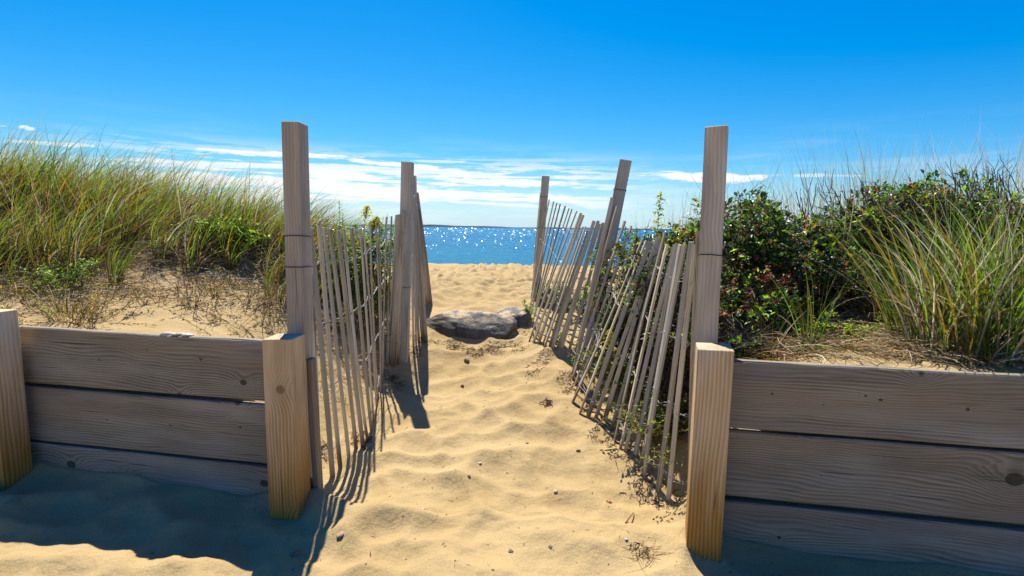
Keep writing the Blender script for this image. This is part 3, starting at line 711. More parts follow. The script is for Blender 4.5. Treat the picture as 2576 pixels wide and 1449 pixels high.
# left dune: a continuous mass of marram grass
mb = MB(); cnt = 0; tries = 0
while cnt < 470 and tries < 9000:
    tries += 1
    y = rnd.uniform(3.2, 6.8); x = rnd.uniform(-7.2, -1.25)
    # lower edge of the grass follows the slope: bare sand in front of it
    edge = np.interp(x, [-7, -4.3, -3.6, -2.9, -2.2, -1.6, -1.2], [3.0, 3.25, 3.85, 4.05, 4.1, 4.15, 4.5])
    if y < edge+rnd.gauss(0, .12): continue
    if x > -1.9 and y > 5.6: continue
    tall = np.interp(x, [-7, -4.5, -3.2, -2.2, -1.5, -1.2], [1.02, 1.0, .92, .80, .72, .6])
    dense = 1.0
    mix = rnd.choice([(1, .7, .4, .4, .1), (.9, 1, .6, .6, .2), (.4, .7, .8, 1.2, .3)])
    tussock(mb, x, y, rnd.randint(30, 55), rnd.uniform(.04, .09), tall*rnd.uniform(.6, 1.08)*(1 if y > edge+.5 else .75), mix, lean=.75, w=.0078)
    cnt += 1
tag(mb.build('dune_grass', BL), 'tall green and straw beach grass bending right over the left dune', 'grass', kind='stuff')
mb = MB()
for _ in range(48):
    x = rnd.uniform(-4.6, -1.35); y = np.interp(x, [-4.6, -3.4, -2, -1.3], [3.6, 3.9, 4.0, 3.9])+rnd.gauss(0, .3)
    strawmat(mb, x, y, 55, .22, .34, (0, .2, 1, .8, .3))
for _ in range(70):
    x = rnd.uniform(-6.5, -1.4); y = float(np.interp(x, [-6.5, -4.6, -3.4, -2, -1.3], [3.3, 3.6, 4.1, 4.4, 4.6]))+abs(rnd.gauss(0, .7))
    strawmat(mb, x, y, 36, .2, .45, (0, .4, 1, .8, .5))
tag(mb.build('dry_grass_litter', BL), 'dead straw and brown litter matted below the left dune grass', 'dry grass', kind='stuff')

# single tufts standing on the bare left sand
def tuft(px, py, n, L, mix, label, rad=.05, lean=.4, spread=.3, name='grass_tuft', w=.005, Y=None, group=None):
    g = on_ground(px, py) if Y is None else ground(ray(px, py).x/ray(px, py).y*Y, Y)
    m_ = MB(); tussock(m_, g.x, g.y, n, rad, L, mix, lean=lean, spread=spread, w=w)
    o = m_.build(name, BL); 
    tag(o, label, 'grass tuft', group); return o
tuft(290, 715, 60, .55, (1, .6, .3, .2, 0), 'tall green tuft at the lower edge of the left dune grass', lean=.5)
tuft(545, 752, 24, .32, (.2, 1, .6, .5, 0), 'small sparse yellow tuft on bare sand above the left wall', rad=.03)
tuft(180, 800, 120, .30, (.3, .8, .8, .8, .2), 'brownish tuft above the left wall near its edge post', rad=.12, lean=.2, spread=.6)
tuft(60, 745, 60, .45, (.8, .8, .4, .4, 0), 'olive tuft at the far left above the wall', rad=.1, lean=.5, spread=.5)
tuft(222, 460, 6, 1.1, (1, 0, 0, .6, 0), 'lone tall dark seed stalk rising above the left dune grass', rad=.02, lean=.22, spread=.05, w=.014, Y=5.0)
tuft(790, 520, 90, .55, (.6, 1, .5, .2, .1), 'drooping tuft behind the tall left fence post', rad=.08, lean=.7, Y=4.6, spread=.45)

def twiggy(mb, p, d, L, r, depth, mi=0, spread=.7, leafp=0., leafmi=(0,), leafs=.03):
    pts = [Vector(p)]; dr = d.normalized(); n = 4
    for i in range(n):
        dr = (dr+Vector((rnd.gauss(0, .13), rnd.gauss(0, .13), rnd.gauss(0, .10)))).normalized(); pts.append(pts[-1]+dr*L/n)
    mb.tube(pts, r, 4, mi, r*.55, cap=False)
    for q in pts[1:]:
        if rnd.random() < leafp:
            for _ in range(2):
                v = Vector((rnd.gauss(0, 1), rnd.gauss(0, 1), rnd.gauss(0, .6)+.3)); mb.leaf(q, v, Vector((0, 0, 1)), leafs*rnd.uniform(.6, 1.3), leafs*.5, rnd.choice(leafmi))
    if depth > 0:
        for i in range(rnd.randint(2, 3)):
            q = pts[rnd.randint(1, n)]; nd = (dr+Vector((rnd.gauss(0, spread), rnd.gauss(0, spread), rnd.gauss(0, spread*.6)))).normalized()
            twiggy(mb, q, nd, L*rnd.uniform(.5, .8), r*.65, depth-1, mi, spread, leafp, leafmi, leafs)
def scrub(px, py, label, n=10, L=.16, h=1., mats=('twig_brown', 'l_brown', 'l_olive'), name='dry_shrub', leafp=.5, rad=.12, Y=None, leafmi=(1, 2), depth=2, leafs=.018, cat='shrub', r=.0022):
    g = on_ground(px, py) if Y is None else ground(ray(px, py).x/ray(px, py).y*Y, Y)
    m_ = MB()
    for _ in range(n):
        a = rnd.uniform(0, 6.283); q = rad*rnd.random(); x, y = g.x+q*math.cos(a), g.y+q*math.sin(a)
        twiggy(m_, (x, y, Hs(x, y)-.01), Vector((math.cos(a)*.7, math.sin(a)*.7, h)), L, r, depth, 0, .7, leafp, leafmi, leafs)
    return tag(m_.build(name, list(mats)), label, cat)
scrub(600, 820, 'brown twiggy scrub on the sand just above the left wall near its end post', 16, .17, .5, rad=.28)
scrub(650, 745, 'dry reddish scrub beside the tall left fence post', 16, .16, .7, rad=.22)
scrub(490, 775, 'thin leafless scrub in the middle of the bare left sand', 8, .16, 1., rad=.1, leafp=.3)
scrub(400, 765, 'small dry seedling on the bare left sand', 5, .12, 1., rad=.08, leafp=.3)
scrub(120, 790, 'dense brown scrub above the left wall beside its edge post', 18, .16, .8, rad=.3)
scrub(230, 815, 'flat brown scrub hanging to the top board of the left wall', 12, .15, .4, rad=.2)
scrub(155, 740, 'feathery yellow green herb standing on the left sand', 14, .16, 1.6, mats=('stemgreen', 'l_bright', 'l_mid'), leafp=1., rad=.09, name='green_herb', cat='plant', leafs=.022)
scrub(700, 700, 'orange brown scrub under the dune grass next to the tall left post', 14, .2, .8, rad=.25, leafp=.8)
scrub(560, 545, 'yellow green leafy bush inside the left dune grass', 26, .2, 1.2, mats=('stemgreen', 'l_bright', 'l_mid'), leafp=1., rad=.18, name='leafy_bush', cat='bush', leafs=.045, Y=4.7)
scrub(850, 840, 'dry scrub on the sand bank behind the left picket fence', 8, .14, .7, rad=.2, Y=4.3)
scrub(880, 800, 'tangled brown scrub behind the middle of the left picket fence', 18, .17, .9, rad=.28, Y=4.5, leafp=.8)
scrub(950, 780, 'brown and olive scrub behind the bunched pickets of the left fence', 18, .2, 1., rad=.25, Y=4.8, leafp=.8)

mb = MB()
for _ in range(34):
    y = rnd.uniform(4.4, 5.6); x = np.interp(y, [3, 4, 5.2], [-1.5, -1.45, -1.3])-abs(rnd.gauss(0, .25))
    tussock(mb, float(x), y, 20, .1, rnd.uniform(.25, .6), (.5, .7, .4, 1., .1), lean=.3, spread=.4, w=.004)
tag(mb.build('dune_grass', BL), 'short brown and green grass just behind the left picket fence', 'grass', kind='stuff')
# goldenrod
def goldenrod(label, base, H_, n=1, lean=(0, 0), flower=.25, leafL=.085, yellow=True):
    root = empty('goldenrod', base); tag(root, label, 'plant')
    for k in range(n):
        st = MB(); lf = MB(); fl_ = MB()
        p = Vector(base)+Vector((rnd.gauss(0, .03)*(n > 1), rnd.gauss(0, .03)*(n > 1), 0)); hh = H_*rnd.uniform(.75, 1.)if k else H_
        dr = Vector((lean[0]+rnd.gauss(0, .05), lean[1], 1)); N_ = 14; pts = [p-Vector((0, 0, .02))]
        for i in range(N_): pts.append(pts[-1]+(dr+Vector((lean[0]*i*.06, 0, 0))).normalized()*hh/N_)
        st.tube(pts, .0035, 5, 0, .0015)
        M_ = int(hh*85)
        for i in range(M_):
            t = .12+.86*i/M_; q = pts[0].lerp(pts[0], 0); ii = t*N_; a_ = int(min(N_-1, ii)); q = pts[a_].lerp(pts[a_+1], ii-a_)
            a = i*2.4; out = Vector((math.cos(a), math.sin(a), rnd.uniform(.35, .9)))
            lf.leaf(q, out, Vector((0, 0, 1)), leafL*(1.05-.5*t)*rnd.uniform(.8, 1.2), .015, rnd.choice((0, 1, 1)), .2, .25)
        if yellow:
            for i in range(16):
                t = 1-flower*(i/16); ii = min(N_-.01, t*N_); a_ = int(ii); q = pts[a_].lerp(pts[min(N_, a_+1)], ii-a_)
                a = i*2.4+1; br = Vector((math.cos(a), math.sin(a), .55)).normalized(); Lb = (.03+.075*(i/16))
                m2 = 7
                for j in range(m2):
                    c_ = q+br*Lb*j/m2-Vector((0, 0, .03*(j/m2)**2))
                    for _ in range(3):
                        v = Vector((rnd.gauss(0, 1), rnd.gauss(0, 1), rnd.gauss(0, 1)+.6)); fl_.leaf(c_, v, Vector((.3, .2, 1)), .016, .012, 0)
        st.build('stem', 'stemgreen', root); lf.build('foliage', ['l_mid', 'l_bright'], root)
        if fl_.v: fl_.build('flower_head', 'flower', root)
    return root
def gr(px, topy, Y, **kw):
    t = aty(px, topy, Y); x = t.x; b = ground(x, Y); kw['base'] = b; kw['H_'] = (t.z-b.z)*1.0; return kw
def GR(label, px, topy, Y, **kw):
    t = aty(px, topy, Y); b = ground(t.x-kw.get('lean', (0, 0))[0]*.6, Y); return goldenrod(label, b, max(.12, t.z-b.z), **kw)
GR('leafy goldenrod nearest the tall post behind the left fence', 865, 498, 4.7, n=4, yellow=False)
GR('goldenrod with yellow tip in the middle behind the left fence', 915, 512, 4.8, n=4, lean=(.12, 0), flower=.12)
GR('goldenrod with nodding tip nearest the second left fence post', 965, 530, 4.8, n=4, yellow=False, lean=(.1, 0))
GR('small leafy goldenrod low behind the left pickets', 900, 600, 4.6, n=4, yellow=False)
GR('tall goldenrod with open yellow plume between the two nearest right fence posts', 1648, 478, 3.9, n=1, flower=.3, leafL=.11)
GR('goldenrod leaning out over the top of the right pickets', 1600, 600, 3.9, n=1, lean=(-.12, 0), flower=.15, leafL=.08)
GR('bushy goldenrod with yellow heads behind the right pickets', 1610, 590, 4.3, n=5, flower=.2)
GR('goldenrod with yellow heads beside the nearest right post', 1700, 570, 3.7, n=5, flower=.2)
GR('short goldenrod poking through the middle of the right pickets', 1560, 740, 3.9, n=1, flower=.2, leafL=.06)
GR('short yellow topped goldenrod among the right pickets above the wire', 1545, 825, 3.6, n=1, flower=.3, leafL=.06)
GR('low green sprig between the right pickets beside the low post', 1648, 950, 2.95, n=2, yellow=False, leafL=.045)
GR('yellowing sprig at the foot of the nearest right pickets', 1645, 1075, 2.95, n=3, flower=.4, leafL=.035)

# broadleaf sprigs along the right fence
def leafy(label, px, py, R_, n, mats=('stemgreen', 'l_bright', 'l_mid'), Y=None, leafs=.035, hz=1.):
    g = on_ground(px, py) if Y is None else ground(ray(px, py).x/ray(px, py).y*Y, Y)
    m_ = MB()
    for _ in range(n):
        a = rnd.uniform(0, 6.28); e = g+Vector((math.cos(a)*R_*rnd.random(), math.sin(a)*R_*rnd.random(), R_*1.6*hz*rnd.uniform(.4, 1)))
        m_.tube([g, g.lerp(e, .5)+Vector((0, 0, .01)), e], .002, 4)
        for k in range(7):
            q = g.lerp(e, .35+.65*k/6); v = Vector((rnd.gauss(0, 1), rnd.gauss(0, 1), rnd.gauss(.3, .5))); m_.leaf(q, v, Vector((0, 0, 1)), leafs*rnd.uniform(.7, 1.3), leafs*.55, rnd.choice((1, 1, 2)))
    return tag(m_.build('leafy_sprig', list(mats)), label, 'plant')
leafy('green leafy sprig at the far end of the right fence beside the boulder', 1332, 800, .13, 14)
leafy('bright green sprig at the foot of the middle right pickets', 1398, 862, .08, 9)
leafy('small green leaf sprig on the sand between the two fence bays', 1447, 925, .04, 5)
for k, (px, Y, R_, lab) in enumerate([(1440, 6.1, .34, 'low green bush seen through the far right pickets'), (1500, 5.4, .34, 'low green bush just beyond the leaning right fence post'),
        (1560, 4.9, .36, 'green bush behind the leaning right fence post'), (1400, 6.6, .28, 'low green bush nearest the beach behind the right pickets')]):
    leafy(lab, px, 0, R_, 90, ('twig', 'l_mid', 'l_dark'), Y=Y, leafs=.04, hz=.6)

# ------------------------------------------------------------------ rose thicket on the right
def bush(label, px, py, Y, rx, rz, n, mix, leafs=.034, name='rose_bush', ry=None):
    c_ = aty(px, py, Y); ry = ry or rx*.8; g = ground(c_.x, c_.y)
    root = empty(name, g); tag(root, label, 'bush')
    lf = MB(); br = MB()
    lumps = [(Vector((rnd.uniform(-.95, .95)*rx, rnd.uniform(-.85, .85)*ry, rnd.uniform(-.7, .95)*rz)), rnd.uniform(.14, .36)) for _ in range(18)]
    for _ in range(26):
        a = rnd.uniform(0, 6.28); b0 = g+Vector((math.cos(a)*.1, math.sin(a)*.1, -.03)); lc, lr = rnd.choice(lumps)
        e = c_+lc*1.1+Vector((rnd.gauss(0, .05), rnd.gauss(0, .05), rnd.uniform(0, .12)))
        mid = b0.lerp(e, .5)+Vector((rnd.gauss(0, .07), rnd.gauss(0, .07), .05)); br.tube([b0, mid, e], .006, 5, 0, .002)
        for q in range(3): twiggy(br, mid.lerp(e, rnd.random()), Vector((rnd.gauss(0, 1), rnd.gauss(0, 1), rnd.gauss(.5, .6))), .13, .0022, 1)
    for i in range(n):
        lc, lr = rnd.choice(lumps)
        v = Vector((rnd.gauss(0, 1), rnd.gauss(0, 1), rnd.gauss(0, 1))).normalized()
        rr = lr*(.55+.5*rnd.random()**.5)
        q = c_+lc+Vector((v.x*rr*rx*1.25, v.y*rr*ry*1.25, v.z*rr*rz*1.25))
        if q.z < Hs(q.x, q.y)+.02: continue
        mi = rnd.choices(range(7), mix)[0]
        dv = (v+Vector((rnd.gauss(0, .5), rnd.gauss(0, .5), rnd.gauss(0, .5))))
        up = Vector((rnd.gauss(0, .5), rnd.gauss(0, .5), 1))
        for k in range(3):
            d2 = dv+Vector((rnd.gauss(0, .6), rnd.gauss(0, .6), rnd.gauss(0, .4))); s_ = leafs*rnd.uniform(.45, 1.5)
            lf.leaf(q+d2.normalized()*.012*k, d2, up, s_, s_*.62, mi, .2, .1)
    br.build('branch', 'twig', root); lf.build('foliage', LF, root)
    return root
DK = (1., 1., .2, .07, .04, .2, .3)
for a in [
    ('dark rose bush directly behind the tall right post', 1905, 665, 3.55, 0.40, 0.37, 1500, DK),
    ('dark rose bush with leafy crown at the left end of the thicket', 1960, 585, 3.8, 0.34, 0.23, 1000, DK),
    ('dark rose bush low in the middle of the thicket', 2030, 700, 3.45, 0.38, 0.29, 1300, (1, .8, .06, .2, .05, .2, .1)),
    ('dense dark rose bush in the middle of the thicket', 2110, 645, 3.7, 0.43, 0.37, 1500, DK),
    ('rose bush with reddish top right of the thicket middle', 2230, 568, 3.75, 0.40, 0.30, 1400, (1, .6, .1, .35, .1, .12, .1)),
    ('dark rose bush under the tall grass on the right', 2330, 638, 3.8, 0.43, 0.34, 1300, DK),
    ('dark rose bush behind the big grass clump', 2440, 598, 3.9, 0.45, 0.35, 1300, DK),
    ('rose bush with yellow green top at the right picture edge', 2560, 598, 3.8, 0.43, 0.35, 1300, (.8, .9, .3, .1, .1, .1, .3)),
    ('dark rose bush behind the low wall beside the right low post', 1870, 790, 3.05, 0.22, 0.15, 420, (.8, .8, .3, .1, .02, .1, .1)),
    ('small green rose sprout beside the right low post', 1875, 880, 2.75, 0.10, 0.08, 129, (.3, 1, .7, .05, 0, 0, .2)),
    ('rose bush far out on the dune beyond the frame edge', 2800, 598, 3.9, 0.50, 0.37, 900, DK),
    ('olive weeds beneath the left end of the thicket', 1960, 770, 3.3, .3, .16, 500, (.5, .8, .3, .2, .1, 1, .8)),
    ('brown weeds beneath the middle of the thicket', 2090, 770, 3.3, .3, .14, 420, (.4, .6, .2, .3, .1, 1.2, .6))]: bush(*a)
scrub(1850, 560, 'rust red dried shrub beside the tall right post', 12, .34, 1.7, mats=('twig_brown', 'l_red', 'l_red'), leafp=1., rad=.1, Y=3.2, name='red_shrub', leafs=.026, depth=3)
scrub(2230, 470, 'shrub with orange red leaves topping the rose thicket', 12, .34, 1.8, mats=('twig_brown', 'l_orange', 'l_red'), leafp=.9, rad=.12, Y=3.9, name='red_shrub', leafs=.026, depth=2)
scrub(1925, 620, 'bright yellow green leafy shoot in front of the thicket', 8, .27, 1.7, mats=('stemgreen', 'l_bright', 'l_bright'), leafp=1., rad=.06, Y=3.12, name='green_shoot', leafs=.042, depth=2, cat='plant')
scrub(2010, 870, 'low green herb at the top of the right wall', 10, .1, 1.2, mats=('stemgreen', 'l_bright', 'l_mid'), leafp=1., rad=.1, Y=2.85, name='green_herb', leafs=.03, cat='plant')
scrub(2110, 860, 'second low green herb further right on top of the right wall', 8, .1, 1.2, mats=('stemgreen', 'l_bright', 'l_olive'), leafp=1., rad=.06, Y=2.75, name='herb_tuft', leafs=.026, cat='plant')
scrub(1690, 1000, 'dry yellow green weeds behind the nearest right pickets', 16, .2, 1.8, mats=('twig_brown', 'l_bright', 'l_olive'), leafp=.9, rad=.12, Y=2.85, name='dry_weed', leafs=.02, cat='plant')
scrub(1690, 830, 'dark brown weeds behind the right pickets beside the tall post', 26, .2, 1.2, mats=('twig_brown', 'l_brown', 'l_mid'), leafp=.9, rad=.22, Y=3.0, name='dry_weed', leafs=.03, cat='plant')
scrub(1640, 700, 'green and brown weeds high behind the right pickets', 26, .24, 1.3, mats=('twig_brown', 'l_mid', 'l_olive'), leafp=1., rad=.25, Y=3.6, name='dry_weed', leafs=.035, cat='plant')
scrub(1570, 760, 'brown weeds in the middle behind the right pickets', 24, .2, 1.1, mats=('twig_brown', 'l_brown', 'l_mid'), leafp=.9, rad=.25, Y=3.9, name='dry_weed', leafs=.03, cat='plant')
for k, (px, Y, py, rx, rz, lab) in enumerate([(1590, 3.9, 790, .22, .26, 'dark leafy weeds low behind the middle right pickets'), (1665, 3.4, 715, .2, .30, 'dark leafy weeds behind the right pickets near the tall post'),
        (1700, 3.0, 900, .14, .22, 'green leafy weeds behind the nearest right pickets'), (1545, 4.2, 700, .22, .22, 'mixed green weeds behind the upper right pickets'), (1640, 3.9, 650, .22, .2, 'olive leafy weeds high behind the right pickets'), (1695, 3.7, 620, .2, .2, 'yellow green leafy weeds just left of the tall right post')]):
    bush(lab, px, py, Y, rx, rz, 520, (.6, 1, .35, .1, .1, .5, .6), leafs=.028, name='weed_bush')
for k, (px, Y, py, rx, rz, lab) in enumerate([(850, 4.9, 660, .2, .24, 'leafy green weeds low behind the left pickets near the tall post'), (905, 5.0, 650, .2, .24, 'leafy green weeds low behind the middle left pickets'), (965, 5.1, 640, .18, .24, 'leafy green weeds behind the left pickets beside the second post')]):
    bush(lab, px, py, Y, rx, rz, 380, (.4, 1, .7, .05, .1, .5, .6), leafs=.03, name='weed_bush')
# bare dark twigs above the thicket
def bare(label, px, topy, Y, n, lean):
    t = aty(px, topy, Y); g = ground(t.x-lean*.5, Y); m_ = MB(); hgt = t.z-g.z
    for _ in range(n):
        twiggy(m_, g+Vector((rnd.gauss(0, .12), rnd.gauss(0, .08), .1)), Vector((lean+rnd.gauss(0, .25), 0, 1)), hgt*rnd.uniform(.75, .95), .005, 0)
        k0 = len(m_.v)
        for _ in range(3): twiggy(m_, g+Vector((rnd.gauss(0, .15)+lean*.4*hgt, rnd.gauss(0, .1), hgt*rnd.uniform(.55, .75))), Vector((lean+rnd.gauss(0, .3), 0, 1)), hgt*rnd.uniform(.25, .38), .0035, 1, spread=.5)
    return tag(m_.build('bare_shrub', 'twig'), label, 'shrub')
bare('bare dark twigs at the top right picture edge', 2520, 440, 3.9, 7, -.35)
bare('bare dark twigs above the rose thicket near the tall grass', 2440, 440, 4.0, 5, -.3)
bare('bare dark twigs leaning over the left part of the thicket', 1900, 520, 3.9, 5, -.5)
bare('bare dark twigs above the middle of the rose thicket', 2080, 470, 4.0, 4, -.3)
# grass growing through the thicket
mb = MB()
for _ in range(34):
    px = rnd.uniform(1830, 2300); Y = rnd.uniform(2.9, 3.5); x = ray(px, 700).x/ray(px, 700).y*Y
    tussock(mb, x, Y, 16, .07, rnd.uniform(.3, .6), (.3, .6, 1, 1, .4), lean=.1, spread=.5, w=.004)
for _ in range(80):
    px = rnd.uniform(1830, 2750); Y = rnd.uniform(3.6, 5.0); x = ray(px, 500).x/ray(px, 500).y*Y
    tussock(mb, x, Y, rnd.randint(14, 26), .1, rnd.uniform(.8, 1.12), (.25, .3, .5, .1, 1.2), lean=-.18, spread=.22, w=.0042, curl=.8)
for _ in range(60):
    x = rnd.uniform(1.0, 1.95); Y = rnd.uniform(3.7, 5.2)
    tussock(mb, x, Y, 24, .1, rnd.uniform(.7, 1.2), (1, .9, .3, .1, .6), lean=.25, spread=.3, w=.004)
tag(mb.build('dune_grass', BL), 'pale and green beach grass growing through the right thicket', 'grass', kind='stuff')
mb = MB()
for _ in range(120):
    x = rnd.uniform(1.15, 3.6); Y = rnd.uniform(2.35, 3.3)-.0*x
    if uv_of(x, Y)[1] < .2: continue
    strawmat(mb, x, Y, 50, .17, .32, (.05, .2, 1, .5, .4) if x > 1.7 else (.1, .3, .8, 1, .1))
for _ in range(40):
    x = rnd.uniform(1.0, 1.5); Y = rnd.uniform(2.6, 4.2); strawmat(mb, x, Y, 40, .15, .3, (.2, .4, .6, .8, .1))
tag(mb.build('dry_grass_litter', BL), 'dead straw matted on the sand above the right wall', 'dry grass', kind='stuff')
def clump(label, spots, L, n, mix, lean, spread, rad=.09, w=.0062):
    m_ = MB()
    for (px, Y) in spots:
        x = ray(px, 800).x/ray(px, 800).y*Y; tussock(m_, x, Y, n, rad, L*rnd.uniform(.85, 1.05), mix, lean=lean, spread=spread, w=w)
    return tag(m_.build('beach_grass_clump', BL), label, 'grass clump')
clump('big tall clump of green beach grass above the right wall', [(2290, 2.75), (2350, 2.6), (2400, 2.7), (2440, 2.5), (2480, 2.65), (2520, 2.45), (2560, 2.55), (2600, 2.6), (2660, 2.6), (2420, 2.95), (2540, 2.95), (2340, 2.95), (2500, 2.8), (2460, 2.9)], .92, 78, (1, .6, .25, .08, .45), -.2, .42, w=.0085)
clump('thin upright green tuft above the right wall near the low post', [(2035, 2.55), (2050, 2.6)], .5, 16, (1, .7, .1, 0, .1), -.1, .35, .03)
clump('yellow brown tuft above the right wall beside the low post', [(1930, 2.7), (1950, 2.8)], .42, 40, (.1, .6, .8, .8, .1), .1, .55, .05)

# ------------------------------------------------------------------ dried seaweed and small litter
def curl_bits(mb, c, n, rad, s=.05, mi=0, flat=.3):
    for _ in range(n):
        a = rnd.uniform(0, 6.28); q = rad*math.sqrt(rnd.random()); x, y = c.x+math.cos(a)*q*1.3, c.y+math.sin(a)*q
        p = Vector((x, y, Hs(x, y)+.004)); b = rnd.uniform(0, 6.28); pts = [p]; L = s*rnd.uniform(.4, 1.2)
        for i in range(4):
            b += rnd.gauss(0, .9); p = p+Vector((math.cos(b), math.sin(b), rnd.gauss(0, .5)*flat+.1))*L/4; p.z = max(p.z, Hs(p.x, p.y)+.002); pts.append(p)
        mb.tube(pts, rnd.uniform(.0012, .003), 4, mi, .001, cap=False)
M['wrack'] = plain('dry_seaweed', (.10, .045, .028), .85, .2, nscale=50)
def wrack(label, spots, n, rad, kind=None, s=.05):
    m_ = MB()
    for (px, py) in spots: curl_bits(m_, on_ground(px, py), n, rad, s)
    return tag(m_.build('dried_seaweed', 'wrack'), label, 'seaweed', kind=kind)
wrack('brown wrack scattered along the foot of the right pickets', [(1330, 820), (1322, 840), (1345, 850), (1300, 878), (1338, 945), (1345, 915), (1365, 910), (1380, 890), (1425, 960), (1430, 985), (1445, 978), (1425, 940), (1500, 1100), (1530, 1085), (1540, 1110), (1475, 1030), (1590, 1150), (1605, 1195), (1615, 1220), (1640, 1240), (1600, 1250), (1670, 1270), (1560, 1150)], 17, .06, 'stuff')
wrack('brown wrack scattered at the foot of the boulder', [(1130, 868), (1155, 875), (1180, 880), (1145, 880), (1220, 880), (1250, 885), (1270, 875), (1285, 870), (1100, 862), (1195, 895), (1240, 870)], 26, .06, 'stuff')
wrack('brown dry litter under the left pickets', [(800, 1130), (812, 1150), (905, 1120), (912, 1105), (1000, 960), (975, 950), (1060, 860), (1040, 885)], 34, .06, 'stuff')
wrack('small dark tangle of seaweed on the path near the right pickets', [(1372, 1022)], 26, .045, s=.07)
wrack('dark dry tangle on the sand beside the right low post', [(1608, 1385)], 14, .035, s=.06)
m_ = MB()
for i in range(26):
    c_ = on_ground(1620+rnd.uniform(-30, 30), 1398+rnd.uniform(-8, 8)); m_.blade(c_+Vector((0, 0, .006)), Vector((rnd.gauss(.2, 1), rnd.gauss(0, .5), .12)).normalized(), Vector((rnd.gauss(0, .5), rnd.gauss(0, .4), -.2)), rnd.uniform(.06, .2), .003, 2, 4)
tag(m_.build('straw_wisp', BL), 'wisp of yellow straw lying beside the right low post', 'straw')
m_ = MB()
for i in range(46):
    c_ = on_ground(985+rnd.uniform(-22, 30), 962+rnd.uniform(-25, 30)); m_.blade(c_+Vector((0, 0, .01)), Vector((rnd.gauss(.6, .7), rnd.gauss(-.3, .5), .35)).normalized(), Vector((.5, rnd.gauss(0, .4), -.6)), rnd.uniform(.08, .2), .0035, rnd.choice((2, 3, 1)), 4)
tag(m_.build('straw_wisp', BL), 'wisp of dry grass at the foot of the left pickets', 'straw')
# fine specks
m_ = MB()
for _ in range(900):
    if rnd.random() < .6: x, y = rnd.uniform(-1.6, 1.2), rnd.uniform(2.0, 5.0)
    else: x, y = rnd.uniform(-2.6, 1.6), rnd.uniform(1.9, 12)
    u_, v_ = uv_of(x, y)
    if rnd.random() < .35*max(0, 1-abs(x)): continue
    p = ground(x, y); b = rnd.uniform(0, 6.28); L = rnd.uniform(.004, .022)*(1 if y < 5 else 1.8); dd = Vector((math.cos(b), math.sin(b), rnd.uniform(0, .3)))*L
    m_.tube([p+Vector((0, 0, .001)), p+dd*.5+Vector((0, 0, .002)), p+dd], rnd.uniform(.0008, .0025), 4, rnd.choice((0, 0, 0, 1)), .0006)
tag(m_.build('fine_litter', ['wrack', 'shell']), 'tiny dark bits and shell crumbs strewn over the sand', 'litter', kind='stuff')

def lump(name, label, px, py, sz, mat, cat, group=None, seed=0, shell=False, p=None, rot=None):
    import bmesh
    r = random.Random(seed+int(px)); c_ = p if p is not None else on_ground(px, py)
    bm = bmesh.new(); bmesh.ops.create_icosphere(bm, subdivisions=3, radius=1)
    for v in bm.verts:
        k = 1+.16*math.sin(v.co.x*3+seed)+.12*math.sin(v.co.y*4+seed*2)+r.uniform(-.02, .02)
        v.co = Vector((v.co.x*sz[0]*k, v.co.y*sz[1]*k, v.co.z*sz[2]*k))
        if shell:
            v.co *= 1+.05*math.sin(math.atan2(v.co.y, v.co.x)*14)     # ribs
            if v.co.z < 0: v.co.z *= .15
            v.co.x *= 1-.25*v.co.y/sz[1]
    me_ = bpy.data.meshes.new(name); bm.to_mesh(me_); bm.free(); me_.materials.append(M[mat]); me_.polygons.foreach_set('use_smooth', [True]*len(me_.polygons))
    o = bpy.data.objects.new(name, me_)
    link(o, None, Matrix.Translation(c_+Vector((0, 0, sz[2]*(.1 if shell else .35)))) @ Matrix.Rotation(r.uniform(0, 6) if rot is None else rot, 4, 'Z') @ Matrix.Rotation(r.uniform(-.25, .25), 4, 'X'))
    return tag(o, label, cat, group)
for px, lab in ((425, 'leftmost of the three pale shells on top of the left wall'), (451, 'middle of the three pale shells on top of the left wall'), (474, 'rightmost of the three pale shells on top of the left wall')):
    pt = ray(px, 846); t = ((O+Vv*.022).dot(Vv))/(pt.dot(Vv)); pp = pt*t; pp.z = -.587
    lump('seashell', lab, px, 0, (.031, .022, .013), 'shell', 'shell', 'shells on the left wall', seed=px, shell=True, p=pp, rot=.2)
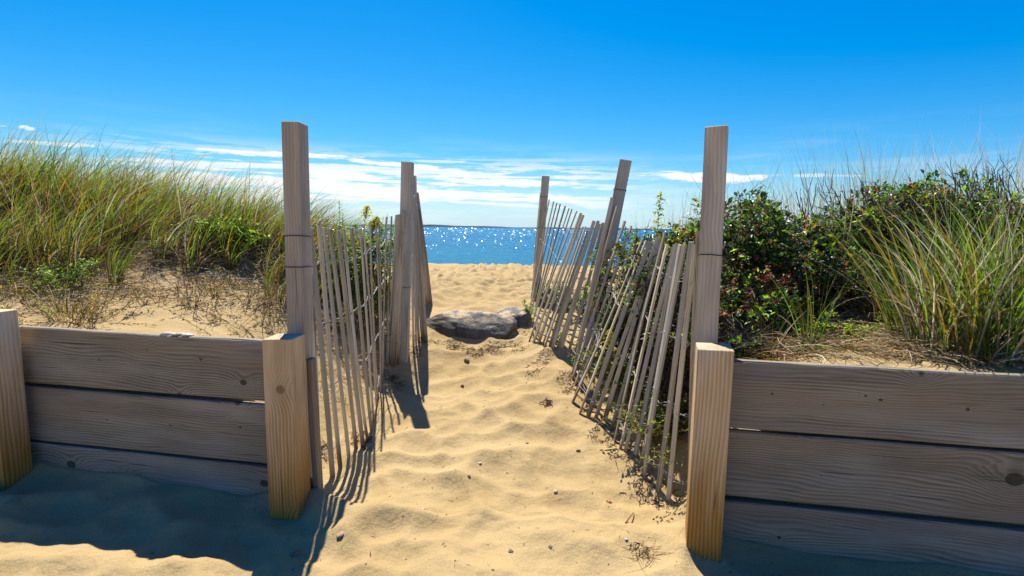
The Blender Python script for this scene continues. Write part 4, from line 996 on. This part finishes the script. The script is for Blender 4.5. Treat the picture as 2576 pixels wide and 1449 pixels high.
lump('seashell', 'dark rimmed shell lying in the fence shadow on the path', 857, 1353, (.024, .016, .008), 'pebble', 'shell', shell=True)
lump('dead_leaf', 'pinkish curled leaf in the shadow beside the left low post', 745, 1398, (.03, .018, .008), 'leaf_dead', 'leaf', shell=True)
lump('shell_fragment', 'rust red shell fragment on the path near the right pickets', 1530, 1265, (.016, .012, .008), 'redshell', 'shell')
lump('seashell', 'white shell on the right half of the path', 1397, 1243, (.013, .01, .008), 'shell', 'shell', shell=True)
lump('seashell', 'small pale shell on the middle of the path', 1207, 1167, (.011, .009, .006), 'shell', 'shell', shell=True)
lump('seashell', 'white shell chip near the straw wisp', 1575, 1357, (.009, .008, .005), 'shell', 'shell', shell=True)
lump('pebble', 'brown stone on the path in front of the boulder', 1175, 910, (.028, .024, .02), 'pebble', 'stone')
lump('pebble', 'orange brown stone left of the middle of the path', 1163, 972, (.016, .014, .01), 'redshell', 'stone')
for k, (px, py, lab) in enumerate([(1385, 1385, 'oval brown pebble at the bottom of the path'), (1180, 1200, 'dark pebble in the middle of the path'), (1326, 1118, 'brown pebble at the right of the path'), (1285, 1395, 'small grey pebble at the bottom of the path'), (1455, 1135, 'dark pebble beside the middle right pickets')]):
    if py > 1449: continue
    lump('pebble', lab, px, py, (.012, .009, .007), 'pebble', 'stone', seed=k)
def stick(label, a, b, r=.003):
    p, q = on_ground(*a), on_ground(*b); m_ = MB(); mid = p.lerp(q, .5)+Vector((0, 0, .008)); m_.tube([p+Vector((0, 0, .004)), mid, q+Vector((0, 0, .006))], r, 6, 0, r*.6); return tag(m_.build('twig', 'twig_brown'), label, 'twig')
stick('short brown twig on the sand left of the right low post', (1574, 1318), (1594, 1298), .004)
stick('thin dark twig on the path near the right pickets', (1495, 1082), (1506, 1070))
stick('small upright twig at the bottom left of the path', (932, 1405), (932, 1392))
stick('curved dark twig on the bare left sand', (300, 757), (335, 738), .004)

# ------------------------------------------------------------------ render
scene.cycles.use_denoising = True
scene.cycles.max_bounces = 6; scene.cycles.diffuse_bounces = 4; scene.cycles.transparent_max_bounces = 4
